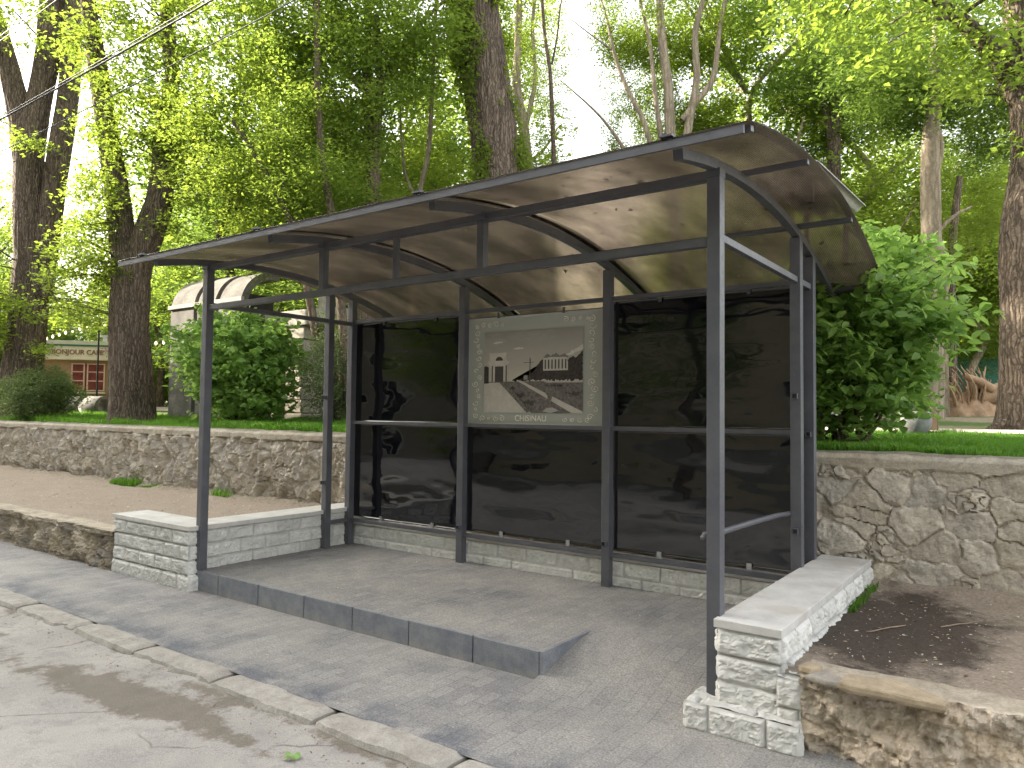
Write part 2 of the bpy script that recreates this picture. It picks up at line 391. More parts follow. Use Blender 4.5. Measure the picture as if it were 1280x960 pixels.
CONC_LIGHT = m_plain('pale_concrete', (.55, .52, .46), .9, .2, 4, .3)

# ------------------------------------------------------------------ setting: ground, road, pavement
def park_z(y): return 1.30 + .035*np.clip(np.asarray(y, float)-2.4, 0, 45)
KY = -1.18                                                # back edge of the kerb
def sheet(name, xs, ys, zf, mat, tint=None, smooth=True):
    X, Y = np.meshgrid(xs, ys, indexing='ij'); Z = zf(X, Y)
    V = np.stack([X, Y, Z], -1).reshape(-1, 3)
    t = None if tint is None else tint(X, Y).reshape(-1, 3)
    return tag(link(name, np_mesh(name, V, gridfaces(len(xs), len(ys)), mat, smooth, t)), kind='structure')
sheet('ground', np.array([-900., 900.]), np.array([-900., 900.]), lambda x, y: x*0-.6, PARK)
def road_tint(X, Y):
    d = -1.42 - Y
    gut = np.exp(-np.clip(d, 0, 9)/.085)*(.50+.30*sstep(-3.6, -2.4, X))*(.8+.7*fbm(X*1.7, Y*0, seed=91))
    blot = .62*np.exp(-(((X+4.1)/1.5)**2 + ((Y+1.9-.16*(X+4.1))/.26)**2)) + .6*np.exp(-(((X+3.0)/.7)**2+((Y+1.75)/.22)**2)) \
         + .5*np.exp(-(((X+2.0)/.5)**2+((Y+1.7)/.12)**2)) + .55*np.exp(-(((X+5.6)/.9)**2+((Y+1.75)/.2)**2)) + .4*np.exp(-(((X+3.9)/.4)**2+((Y+2.9)/.12)**2))
    t = np.zeros(X.shape+(3,)); t[..., 0] = np.clip(gut+blot+.15*fbm(X*2, Y*2, seed=3), 0, 1); return t
xs = np.concatenate([np.arange(-120, -12, 3), np.arange(-12, 3.01, .04), np.arange(6, 120, 3)]); ys = np.concatenate([np.array([-12., -9, -7]), np.arange(-6, -1.33, .035), [-1.30]])
sheet('road', xs, ys, lambda x, y: -.205+.010*fbm(x*1.3, y*1.3, seed=8)+.003*fbm(x*9, y*9, seed=4)+.03*np.exp(-((y+1.35)/.12)**2)*(.5+.5*fbm(x*3, y*3, seed=5)), ASPHALT, road_tint)
def pave_z(x, y):
    ramp = sstep(-.34, .66, y)*.187
    s = (x > -1.1755)
    far = sstep(1.2, 1.7, x)*0
    return -.155 + np.where(s, ramp, 0) + .0025*fbm(x*1.5, y*1.5, seed=2) + far
xs = np.concatenate([np.arange(-120, -14, 4), np.arange(-14, -1.2, .1), [-1.1760, -1.1750], np.arange(-1.1, 4.0, .06), np.arange(6, 120, 4)])
sheet('pavement', xs, np.concatenate([[KY], np.arange(-1.1, 2.2, .05)]), pave_z, PAVER, None, False)
# far side of the street
farp = MB().box(-120, 120, -30, -7.8, -.4, -.1); tag(farp.build('pavement', PAVER), kind='structure')
# kerb stones in one run, chipped and a little out of line
V = []; Fc = []; off = 0; x = -40.; k = 0
Vs = []; Fs = []
while x < 8:
    L = .92 + .1*random.random(); gap = .015+.03*random.random()
    nu = 26 if x > -9 else 5; uu = np.linspace(0, 1, nu)
    prof = np.array([(-.04, -.3), (-.035, -.175), (-.01, -.158), (.06, -.152), (.15, -.154), (.19, -.160), (.205, -.19), (.208, -.3)])   # (distance towards road, z)
    U_, Pq = np.meshgrid(uu*L, np.arange(8), indexing='ij')
    dy = (random.random()-.5)*.02; dz = (random.random()-.5)*.012
    Xk = x+U_; Yk = KY - prof[Pq.astype(int), 0] + dy; Zk = prof[Pq.astype(int), 1] + dz
    ch = fbm(Xk*7, Yk*7, Zk*9, seed=21)
    endr = np.exp(-np.minimum(U_, L-U_)/.03)
    Yk = Yk + .022*ch*(Pq > 2) + .01*endr*(Pq > 3); Zk = Zk + .013*ch*((Pq > 1) & (Pq < 7)) - endr*.014*((Pq > 0) & (Pq < 7))
    chip = np.clip(fbm(Xk*3, Xk*0, seed=33)-.25, 0, 1)
    Yk = Yk + chip*.12*(Pq >= 5); Zk = Zk - chip*.05*((Pq >= 4) & (Pq < 7))
    Vs.append(np.stack([Xk, Yk, Zk], -1).reshape(-1, 3)); f = gridfaces(nu, 8, True)+off
    Fs.append(f); e0 = off+np.arange(8)[None, :]; e1 = off+(nu-1)*8+np.arange(8)[None, ::-1]
    Fc += [e0, e1]; off += nu*8; x += L+gap
tag(link('kerb', np_mesh('kerb', np.concatenate(Vs), [np.concatenate(Fs)]+Fc, KERB, False)), kind='structure')

# park ground and its path
xs = np.concatenate([np.arange(-160, -30, 10), np.arange(-30, 12, .6), np.arange(12, 160, 10)]); ys = np.concatenate([np.arange(2.62, 30, .5), np.arange(30, 200, 10)])
sheet('lawn', xs, ys, lambda x, y: park_z(y)+.02*fbm(x*.6, y*.6, seed=6), PARK)
PATHM = m_plain('gravel_path', (.46, .40, .34), .95, .15, 3, .4)
sheet('path', np.arange(-60, 30, 1.), np.array([5.5, 5.9, 6.4]), lambda x, y: park_z(y)+.035, PATHM)
sheet('path', np.arange(-60, -10, 1.), np.array([9., 10.5, 12, 13.5]), lambda x, y: park_z(y)+.035, PATHM)

# dirt terraces between the low wall and the rubble wall
def dirt_z(x, y):
    return .235 + .03*np.clip((y)/2.4, 0, 1) + .018*fbm(x*2.5, y*2.5, seed=14) + .008*fbm(x*14, y*14, seed=15) + .06*np.exp(-((2.4-y)/.12))
def dirt_tint(X, Y):
    t = np.zeros(X.shape+(3,)); 
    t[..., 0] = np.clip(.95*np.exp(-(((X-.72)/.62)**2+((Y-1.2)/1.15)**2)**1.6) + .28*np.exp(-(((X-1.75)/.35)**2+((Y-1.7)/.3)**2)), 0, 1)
    t[..., 1] = np.clip(np.exp(-(((X-1.5)/.25)**2+((Y-1.95)/.3)**2))*.8 + (X < -6)*np.exp(-((Y-2.3)/.12)**2)*.8, 0, 1)
    return t
sheet('terrace', np.arange(.30, 6, .025), np.arange(-.06, 2.46, .025), dirt_z, DIRT, dirt_tint)
sheet('terrace', np.concatenate([np.arange(-60, -20, .8), np.arange(-20, -5.5, .06)]), np.arange(.06, 2.46, .05), lambda x, y: dirt_z(x, y)+.05*sstep(.3, 2.4, y), DIRT, dirt_tint)

# ------------------------------------------------------------------ old walls
def rubble_wall():
    xs = np.concatenate([np.arange(-60, -20, .25), np.arange(-20, -5.3, .02), np.arange(-5.3, -.25, .05), np.arange(-.25, 2.6, .009), np.arange(2.6, 9, .1)])
    zs = np.concatenate([np.arange(.0, 1.27, .0115), np.array([1.275, 1.285, 1.295, 1.30, 1.305])])
    X, Z = np.meshgrid(xs, zs, indexing='ij')
    wx = X + .09*fbm(X*3, Z*3, seed=1) + .03*fbm(X*14, Z*14, seed=2); wz = Z + .09*fbm(X*3+9, Z*3, seed=3) + .03*fbm(X*14, Z*14, seed=4)
    F1, E, ID, DX, DY = cells(wx, wz, .29, .215, 5, .95)
    F1b, Eb, IDb, _, _ = cells(wx+3, wz, .10, .085, 9, .9)
    small = ID > .93                                         # some stones are broken into small ones
    E = np.where(small, np.minimum(E, Eb*.7), E); ID = np.where(small, (ID+IDb) % 1, ID)
    soft = sstep(-.45, .2, fbm(X*1.1, Z*1.1, seed=7))       # mortar smeared flush over parts of the wall
    j = sstep(.0, .13, E)
    tilt = ((ID*7919) % 1-.5)*DX*.05 + ((ID*5077) % 1-.5)*DY*.05
    h = j*(.012+.030*ID*(1-.6*soft)) + tilt*j*(1-.5*soft) + .014*fbm(X*8, Z*8, seed=11)*j + .009*fbm(X*26, Z*26, seed=12, oct=3)
    crack = (1-sstep(0, .030, np.abs(E-.02)))*sstep(-.12, .25, fbm(X*2.6, Z*2.6, seed=77))*(1-.6*soft)*.022
    h = h - crack
    left = sstep(-4, -7, X)                                  # the older stretch is craggier
    rg = 1-np.abs(fbm(X*4.5, Z*2.6, seed=31, oct=5))*2
    h = h + left*(.13*(rg-.6)*(.5+.5*ID) + .05*fbm(X*12, Z*6, seed=35))
    capz = sstep(1.17, 1.2, Z + .03*fbm(X*2.5, X*0, seed=41))
    ledge = .03 + .012*fbm(X*4, Z*10, seed=42)
    h = np.where(capz > 0, h*(1-capz)+ledge*capz, h) - .03*np.exp(-((Z-1.175+.03*fbm(X*2.5, X*0, seed=41))/.010)**2)*(fbm(X*2, Z*0, seed=44) > -.15)
    top = sstep(1.265, 1.305, Z); Y = 2.4 - h*1.0 + (Z-.2)*.015 + top*.035
    Zt = Z + top*.015*fbm(X*5, X*0, seed=45)
    c = np.stack([.56+.14*(ID-.5)+0*X, .50+.13*(ID-.5), .41+.11*(ID-.5)], -1)
    grey = ((ID*317) % 1)[..., None]; c = c*(1-.4*grey) + .4*grey*c.mean(-1, keepdims=True)
    mort = (1-j)[..., None]; c = c*(1-mort*.5) + mort*.5*np.array([.50, .44, .355])
    c = c*(1-.55*np.clip(crack/.022, 0, 1))[..., None]
    c = c*(1-left[..., None]*.12)
    c = c*(1-capz[..., None]*.3) + capz[..., None]*.3*np.array([.26, .23, .15])
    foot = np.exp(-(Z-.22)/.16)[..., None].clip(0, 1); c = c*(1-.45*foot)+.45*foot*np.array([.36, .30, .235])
    V = np.stack([X, Y, Zt], -1).reshape(-1, 3); n = len(V); nu, nv = X.shape
    T = c.reshape(-1, 3)
    # top: a rough strip running back to the lawn
    yt = np.array([2.47, 2.54, 2.62, 2.70]); Xt, Yt = np.meshgrid(xs, yt, indexing='ij')
    Ztp = 1.318 + .02*fbm(Xt*5, Yt*9, seed=46)-.03*(Yt > 2.65); Vt = np.stack([Xt, Yt, Ztp], -1)
    first = V.reshape(nu, nv, 3)[:, -1:, :]; Vt = np.concatenate([first, Vt], 1); ct = np.full((nu*5, 3), .22)*np.array([1.05, .95, .72])
    F2 = gridfaces(nu, 5)+n
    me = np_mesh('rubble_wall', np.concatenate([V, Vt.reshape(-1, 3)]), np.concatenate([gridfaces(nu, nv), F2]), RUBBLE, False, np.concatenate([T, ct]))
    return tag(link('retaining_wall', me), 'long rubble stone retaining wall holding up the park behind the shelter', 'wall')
rubble_wall()
def low_wall(x0, x1, step, y0, topz, name, label, seed, earth):
    xs = np.arange(x0, x1, step); zs = np.arange(-.18, topz, .011)
    X, Z = np.meshgrid(xs, zs, indexing='ij')
    F1, E, ID, DX, DY = cells(X+.06*fbm(X*4, Z*4, seed=seed), Z+.05*fbm(X*5, Z*5, seed=seed+1), .21, .12, seed)
    h = .012*sstep(0, .25, E) + .075*fbm(X*6, Z*8, seed=seed+2, oct=5) + .05*np.clip(fbm(X*2, Z*2.5, seed=seed+3), -1, 1) + .028*(1-2*np.abs(fbm(X*16, Z*16, seed=seed+5))) + .010*fbm(X*42, Z*42, seed=seed+15, oct=3)
    lipz = topz-.055
    lip = sstep(lipz-.012, lipz, Z+.03*fbm(X*2.5, X*0, seed=seed+4))*(fbm(X*1.3, X*0, seed=seed+6) > -.35)
    Y = y0 - h - lip*.045 + (topz-Z)*-.03
    base = np.array(earth)[None, None]; c = base*(1+.5*fbm(X*3, Z*3, seed=seed+7)[..., None]) + np.array([.035, .02, .0])*(ID-.5)[..., None]*2
    c = np.where(lip[..., None] > .5, c*.3+.7*np.array([.33, .285, .215]), c)
    c = c*(1-.12*(1-sstep(0, .08, E)))[..., None]
    pale = sstep(.1, .5, fbm(X*1.6, Z*2.2, seed=seed+9))[..., None]*sstep(-.05, .1, Z)[..., None]; c = c*(1-.5*pale)+.5*pale*np.array([.72, .64, .54])
    nu, nv = X.shape; V = np.stack([X, Y, Z+0*X], -1)
    yt = np.array([y0+.02, y0+.10, y0+.2, y0+.34]); Xt, Yt = np.meshgrid(xs, yt, indexing='ij')
    Zt = topz-.004 + .012*fbm(Xt*4, Yt*6, seed=seed+8)+.006*fbm(Xt*16, Yt*16, seed=seed+18) - .07*sstep(y0+.2, y0+.34, Yt)
    Vt = np.concatenate([V[:, -1:, :], np.stack([Xt, Yt, Zt], -1)], 1)
    Ct = np.concatenate([c[:, -1:, :], np.broadcast_to(np.array([.46, .40, .32]), Xt.shape+(3,))*(1+.25*fbm(Xt*5, Yt*5, seed=seed)[..., None])], 1)
    me = np_mesh(name, np.concatenate([V.reshape(-1, 3), Vt.reshape(-1, 3)]), np.concatenate([gridfaces(nu, nv), gridfaces(nu, 5)+nu*nv]), RUBBLE, False,
                 np.concatenate([c.reshape(-1, 3), Ct.reshape(-1, 3)]))
    return tag(link(name, me), label, 'wall')
low_wall(.50, 6, .0085, -.07, .275, 'low_retaining_wall', 'crumbling tan low wall beside the end pier, with flat stones on top', 50, (.60, .51, .41))
low_wall(-40, -6.66, .022, -.10, .275, 'low_retaining_wall', 'dark earthy low wall running along the pavement behind the pale block wall', 80, (.34, .295, .235))

# flat stones on the right wall's edge
def slab(name, pts, z0, z1, mat, label, seed):
    n = len(pts); c = np.mean(pts, 0); mb = MB(); N = 6; ring = []
    P = []
    for i in range(n):
        a, b = np.array(pts[i]), np.array(pts[(i+1) % n])
        for k in range(N): P.append(a+(b-a)*k/N)
    P = np.array(P); P = P + .010*np.stack([fbm(P[:, 0]*20, P[:, 1]*20, seed=seed), fbm(P[:, 0]*20, P[:, 1]*20, seed=seed+5)], -1)
    vs = []; m = len(P)
    for zz, s in ((z0, .94), (z0+(z1-z0)*.35, 1.0), (z1-.006, .985), (z1, .93)):
        for p in P: q = c+(p-c)*s; vs.append((q[0], q[1], zz+.004*float(noise(q[0]*15, q[1]*15, seed=seed))))
    fs = [(j*m+i, j*m+(i+1) % m, (j+1)*m+(i+1) % m, (j+1)*m+i) for j in range(3) for i in range(m)] + [tuple(3*m+i for i in range(m))]
    mb.add(vs, fs); return tag(mb.build(name, mat), label, 'stone')
STONE_T = m_plain('tan_flagstone', (.36, .29, .20), .9, .25, 12, .5); STONE_G = m_plain('grey_flagstone', (.30, .275, .24), .9, .25, 12, .5)
slab('flat_stone', [(.70, -.23), (1.17, -.24), (1.18, -.15), (.95, -.02), (.72, -.07)], .255, .295, STONE_T, 'long tan flat stone lying on the crumbling low wall', 3)
slab('flat_stone', [(.54, -.19), (.70, -.22), (.72, -.14), (.60, -.06)], .262, .288, STONE_G, 'small grey flat stone on the low wall near the pier', 4)
slab('flat_stone', [(.49, -.12), (.56, -.16), (.60, -.06), (.52, .0)], .275, .305, STONE_T, 'small yellowish flat stone tucked against the end pier', 6)

# ------------------------------------------------------------------ pale split-face block walls
def rockface(o, ud, vd, nd, W, H, bh=.145, bw=.30, seed=0, bottom=0, res=.0095, amp=.029, grow=0):
    nu, nv = max(int(W/res), 3), max(int(H/res), 3); u = np.linspace(0, W, nu); v = np.linspace(0, H, nv)
    U_, V_ = np.meshgrid(u, v, indexing='ij'); row = np.floor((H-V_)/bh).astype(int); vv = (H-V_)-row*bh
    hh = np.minimum(bh, H-row*bh)
    ux = U_ + (row % 2)*bw*.5 + seed*.07; colm = np.floor(ux/bw); uu = ux-colm*bw
    ed = np.minimum(np.minimum(uu, bw-uu), np.minimum(vv, bh-vv)); eo = np.minimum(U_, W-U_)
    idn = _h(colm.astype(np.int64), row, 3, seed)
    hgt = sstep(.0005, .008, ed)*(.010+.006*idn) + sstep(.002, .024, ed)*amp*(.55+.6*fbm(U_*13+idn*9, V_*17, seed=seed+1, oct=5)) + sstep(0.0, .02, ed)*.010*(1-2*np.abs(fbm(U_*28, V_*34, seed=seed+2)))
    e = .016; eo = np.minimum(eo, np.minimum(V_, H-V_)); kq = sstep(.0, .014, eo); hgt = e*(1-kq)*(.9+.3*noise(U_*30, V_*30, seed=seed))+hgt*kq
    U_ = (U_-W/2)*(W+2*e*.98)/W+W/2
    if grow: V_ = V_*(H+grow)/H
    P = np.array(o)[None, None]+U_[..., None]*np.array(ud)+V_[..., None]*np.array(vd)+hgt[..., None]*np.array(nd)
    joint = 1-sstep(.0005, .005, ed)
    t = (.9+.16*idn)*(1-.17*joint); T = np.stack([t, t, t*.985], -1)
    flip = np.dot(np.cross(ud, vd), nd) < 0
    return P.reshape(-1, 3), gridfaces(nu, nv, flip), T.reshape(-1, 3)
def rock_mesh(name, faces, parent):
    Vs, Fs, Ts = [], [], []; off = 0
    for P, F_, T in faces: Vs.append(P); Fs.append(F_+off); Ts.append(T); off += len(P)
    return link(name, np_mesh(name, np.concatenate(Vs), np.concatenate(Fs), SPLIT, False, np.concatenate(Ts)), parent)
X_, Y_, Z_ = (1, 0, 0), (0, 1, 0), (0, 0, 1); NX, NY = (-1, 0, 0), (0, -1, 0)
def pbox(x0, x1, y0, y1, z0, z1, seed, sides='FRLB', **k):       # rock-faced faces of a box
    o = []; k['grow'] = .016 if 'T' in sides else 0
    if 'F' in sides: o.append(rockface((x0, y0, z0), X_, Z_, NY, x1-x0, z1-z0, seed=seed, **k))
    if 'R' in sides: o.append(rockface((x1, y0, z0), Y_, Z_, X_, y1-y0, z1-z0, seed=seed+1, **k))
    if 'L' in sides: o.append(rockface((x0, y0, z0), Y_, Z_, NX, y1-y0, z1-z0, seed=seed+2, **k))
    if 'T' in sides: o.append(rockface((x0, y0, z1), X_, Y_, Z_, x1-x0, y1-y0, seed=seed+3, **k))
    return o
def cap_build(parent, x0, x1, y0, y1, z0, z1, name='coping'):
    return MB().box(x0, x1, y0, y1, z0, z1).build(name, CAP, parent, bevel=.004)
# left, L-shaped
lw = empty('block_wall', (-5.9, .1, -.16)); tag(lw, 'pale split-face block wall with L-shaped coping at the far end of the shelter', 'wall')
rock_mesh('block_face', pbox(-6.68, -5.27, -.10, .22, -.17, .415, 1, 'FRL') + pbox(-5.62, -5.285, .22, 2.36, -.02, .415, 6, 'RL'), lw)
rock_mesh('block_footing', pbox(-6.68, -5.20, -.12, .10, -.17, -.035, 12, 'FRT', amp=.012), lw)
cap_build(lw, -6.73, -5.615, -.14, .26, .418, .462)
MB().add([(-5.612, -.14, z) for z in (.418, .462)] + [(-5.215, -.14, z) for z in (.418, .462)] + [(-5.215, 2.36, z) for z in (.418, .462)] + [(-5.612, 2.36, z) for z in (.418, .462)],
         [(0, 2, 3, 1), (2, 4, 5, 3), (4, 6, 7, 5), (6, 0, 1, 7), (1, 3, 5, 7), (0, 6, 4, 2)]).build('coping', CAP, lw, bevel=.004)
# right, with its end pier
rw = empty('block_wall', (.2, 1, 0)); tag(rw, 'pale split-face block wall with long smooth coping and stepped pier beside the dirt', 'wall')
rock_mesh('block_face', pbox(.055, .375, -.06, 2.36, -.02, .412, 19, 'F', bw=.66)+pbox(.055, .375, -.06, 2.36, -.02, .412, 21, 'RL'), rw)
rock_mesh('side_blocks', pbox(.392, .484, -.10, .22, -.01, .205, 31, 'FRT', amp=.012), rw)
rock_mesh('block_footing', pbox(-.10, .492, -.16, .06, -.16, -.012, 41, 'FRLT', amp=.014), rw)
cap_build(rw, .025, .400, -.10, 2.36, .415, .462)
# plinth below the dark panels
pw = tag(rock_mesh('plinth_wall', pbox(-5.27, .05, 2.0, 2.3, -.02, .245, 61, 'F', amp=.012, res=.014, bh=.135, bw=.36), None), 'low pale block plinth running under the dark panels of the shelter', 'wall')
cap_build(pw, -5.27, .05, 1.995, 2.35, .247, .262, 'coping')

# raised platform: paver top with grey stone facing slabs
pf = empty('platform', (-3.2, .9, 0)); tag(pf, kind='structure')
MB().box(-5.262, -1.176, -.028, 1.998, -.16, .028).build('platform_top', PAVER, pf)
x = -5.20; widths = [.36, .62, .64, .60, .62, .62, .57]
for i, wd in enumerate(widths):
    x1 = min(x+wd, -1.176)
    MB().box(x+.006, x1-.006, -.054, -.0285, -.17, .031+.002*(i % 2)).build('facing_slab', GRANITE, pf, bevel=.003); x = x1
MB().add([(-1.1755, -.052, -.165), (-1.1755, .64, -.03), (-1.1755, .64, .0285), (-1.1755, -.052, .032), (-1.150, -.052, -.165), (-1.150, .64, -.03), (-1.150, .64, .0285), (-1.150, -.052, .032)],
         [(0, 1, 2, 3), (7, 6, 5, 4), (0, 4, 5, 1), (3, 2, 6, 7), (0, 3, 7, 4), (1, 5, 6, 2)]).build('facing_slab', GRANITE, pf)

# ------------------------------------------------------------------ bus shelter
L = 5.22; XP = [0, -L/3, -2*L/3, -L]; s2 = .04
def roof_z(y): return 3.172 - .0845*(y-.70)**2 if False else (3.172-5.9 + math.sqrt(5.9**2-(y-.68)**2))
YF_, YB_ = -.69, 2.93
sh = empty('bus_shelter', (-2.6, 1, 0)); tag(sh, 'dark steel bus shelter with curved bronze roof and black panels on the paver platform', 'bus shelter')
def part(mb, name, mat=STEEL, bevel=0, smooth=False): return mb.build(name, mat, sh, smooth, bevel)
def post(x, y, z0, z1): return part(MB().box(x-s2, x+s2, y-s2, y+s2, z0, z1), 'post', bevel=.004)
DB = 1.90
posts = []
posts.append(post(0, 0, -.012, roof_z(0)-.09)); posts.append(post(-L, 0, .028, roof_z(0)-.09))
pA = post(0, 1.715, .0, roof_z(1.715)-.10); pB = post(0, 2.10, .0, roof_z(2.1)-.10)
pm = post(-L, 1.55, .028, roof_z(1.55)-.10)
pb = [post(XP[i], DB, -.02, roof_z(DB)-.10) for i in (1, 2, 3)]
def stub(parent, x, y, z, side):          # short open square connector welded on a post
    mb = MB(); a = .021; t = .004; d = .035
    def bx(u0, u1, z0, z1, d0=0, d1=d):
        if side == 'y': mb.box(x+u0, x+u1, y-d1, y-d0, z+z0, z+z1)
        else: mb.box(x+d0, x+d1, y+u0, y+u1, z+z0, z+z1)
    bx(-a, a, a-t, a); bx(-a, a, -a, -a+t); bx(-a, -a+t, -a+t, a-t); bx(a-t, a, -a+t, a-t); bx(-a+t, a-t, -a+t, a-t, 0, .004)
    mb.build('connector_stub', STEEL, parent)
for z in (1.758, .733): stub(pA, 0, 1.715-s2, z, 'y')
stub(pB, 0, 2.10-s2, 1.46, 'y')
for z in (1.76, .78): stub(pm, -L, 1.55-s2, z, 'y')
stub(pb[0], XP[1], DB-s2, .42, 'y'); stub(pb[1], XP[2], DB-s2, .40, 'y')
# front beams and struts
Lb = (s2, L-s2)
def xbar(x0, x1, y, z, wd=.04, ht=.04, name='rail'): return part(MB().box(x0, x1, y-wd/2, y+wd/2, z-ht/2, z+ht/2), name, bevel=.002)
xbar(-L+s2, -s2, 0, 2.62, .06, .05, 'front_beam'); xbar(-L+s2, -s2, 0, roof_z(0)-.115, .05, .05, 'front_beam')
for x in (XP[1], XP[2]): part(MB().box(x-.03, x+.03, -.03, .03, 2.645, roof_z(0)-.14), 'strut', bevel=.002)
part(MB().box(-L/2-.02, -L/2+.02, -.02, .02, 2.645, roof_z(0)-.14), 'strut', bevel=.002)
for x in (0, -L):                        # side beams
    y1 = 1.715-s2 if x == 0 else 1.55-s2
    part(MB().box(x-.022, x+.022, s2, y1, 2.63, 2.675), 'side_beam', bevel=.002)
part(MB().box(-L-.022, -L+.022, 1.55+s2, DB-s2, 2.63, 2.675), 'side_beam', bevel=.002)
part(MB().box(-L-.022, -L+.022, 1.55+s2, DB-s2, .29, .335), 'side_beam', bevel=.002)
part(MB().box(-.022, .022, 1.715+s2, 2.10-s2, 2.63, 2.675), 'side_beam', bevel=.002)
# back rails per bay
bays = [(XP[3]+s2, XP[2]-s2), (XP[2]+s2, XP[1]-s2), (XP[1]+s2, -s2-.002)]
for a, b in bays:
    xbar(a, b, DB, .318, .04, .04); xbar(a, b, DB, 1.474, .04, .036); xbar(a, b, DB, 2.672, .04, .04)
# ribs
def arc_bar(x0, x1, off0, off1, y0, y1, n=36, tilt=0):
    mb = MB(); vs = []; fs = []
    for i in range(n+1):
        y = y0+(y1-y0)*i/n; z = roof_z(y); nrm = Vector((0, (y-.68)/5.9, 1)).normalized()
        for xx in (x0, x1):
            for of in (off0, off1): vs.append((xx, y+nrm.y*of, z+nrm.z*of))
    for i in range(n):
        a = i*4; b = a+4
        fs += [(a, b, b+1, a+1), (a+2, a+3, b+3, b+2), (a+1, b+1, b+3, a+3), (a, a+2, b+2, b)]
    fs += [(0, 1, 3, 2), (n*4, n*4+2, n*4+3, n*4+1)]
    return mb.add(vs, fs)
for x in XP: part(arc_bar(x-.028, x+.028, -.092, -.034, -.56, 2.88), 'roof_rib')
XR, XL = .425, -L-.425
for k, y in enumerate((-.585, .47, 1.70, 2.86)):
    z = roof_z(y)-.018; xs_ = XR-.02
    part(MB().bar((XL+.02, y, z), (xs_, y, z), .045, .03, (0, (y-.68)/5.9, 1)), 'purlin', bevel=.002)
part(MB().bar((XL, YF_+.012, roof_z(YF_)-.022), (XR-.03, YF_+.012, roof_z(YF_)-.022), .014, .046), 'front_trim')
part(MB().bar((XL, YB_-.012, roof_z(YB_)-.012), (XR-.03, YB_-.012, roof_z(YB_)-.012), .012, .04), 'rear_trim')
# three roof sheets meeting at the middle ribs, slightly lapped
js = [XL, XP[2], XP[1], XR]
for i in range(3):
    nx, ny = 24, 60; xs = np.linspace(js[i]+(.004 if i else 0), js[i+1]-.004*(i < 2), nx); ys = np.linspace(YF_, YB_, ny)
    Xs, Ys = np.meshgrid(xs, ys, indexing='ij'); Zs = np.vectorize(roof_z)(Ys)+.002+.0025*fbm(Xs*2, Ys*2, seed=5+i)
    P = np.stack([Xs, Ys, Zs], -1).reshape(-1, 3); Q = P+np.array([0, 0, .008])
    n = len(P); idx = np.arange(n).reshape(nx, ny)
    rim = np.concatenate([idx[:, 0], idx[-1, 1:], idx[-2::-1, -1], idx[0, -2:0:-1]]); rim2 = np.roll(rim, -1)
    fr = np.stack([rim, rim2, rim2+n, rim+n], -1)
    link('roof_sheet', np_mesh('roof_sheet', np.concatenate([P, Q]), [gridfaces(nx, ny, True), gridfaces(nx, ny)+n, fr], SHEET, True), sh)
for x in (XP[1], XP[2]): part(arc_bar(x-.03, x+.03, .013, .018, -.68, 2.92), 'joint_strip')
for x in XP:                              # clamps on the front edge over each rib
    zc = roof_z(-.66); m = MB().box(x-.04, x+.03, -.70, -.62, zc+.010, zc+.020).box(x-.03, x+.0, -.685, -.655, zc+.020, zc+.032).box(x+.012, x+.026, -.68, -.66, zc+.020, zc+.028)
    part(m, 'edge_clamp')
for x in XP: part(MB().box(x-.042, x+.042, -.046, .046, roof_z(0)-.135, roof_z(0)-.09), 'post_bracket')
# dark panels with their clips
POSTERM = None
def wavy_panel(x0, x1, z0, z1, y, seed, mat, th=.006, amp=.0035):
    nx, nz = 46, 46; xs = np.linspace(x0, x1, nx); zs = np.linspace(z0, z1, nz); X, Z = np.meshgrid(xs, zs, indexing='ij')
    ex = np.minimum(X-x0, x1-X)/(x1-x0)*2; ez = np.minimum(Z-z0, z1-Z)/(z1-z0)*2; k = sstep(0, .3, ex)*.5+.5
    D = amp*k*(np.sin(Z*10+.9*np.sin(X*2.2+seed)+seed)+.9*fbm(X*1.1, Z*4.5, seed=seed)*2)
    P = np.stack([X, y+D, Z], -1).reshape(-1, 3); Q = P+np.array([0, th, 0]); n = len(P); idx = np.arange(n).reshape(nx, nz)
    rim = np.concatenate([idx[:, 0], idx[-1, 1:], idx[-2::-1, -1], idx[0, -2:0:-1]]); rim2 = np.roll(rim, -1)
    fr = np.stack([rim, rim2, rim2+n, rim+n], -1)
    return np_mesh('panel', np.concatenate([P, Q]), [gridfaces(nx, nz), gridfaces(nx, nz, True)+n, fr], mat, True)
YP = DB+.045
for bi, (a, b) in enumerate(bays):
    for ri, (z0, z1) in enumerate(((.36, 1.462), (1.486, 2.655))):
        if (bi, ri) == (1, 1): continue
        if bi == 2: b2 = -.025
        else: b2 = b+.025
        p = link('dark_panel', wavy_panel(a-.02, b2, z0, z1, YP, bi*7+ri*3+1, PANEL), sh)
        for q in (.28, .76):
            xx = a+(b-a)*q
            if ri == 0:
                MB().box(xx-.02, xx+.02, YP-.022, YP-.010, .338, .395).box(xx-.005, xx+.005, YP-.027, YP-.022, .372, .384).build('clip', ZINC, p)
            else:
                MB().box(xx-.014, xx+.014, YP-.022, YP-.010, 2.615, 2.65).build('clip', STEEL, p)
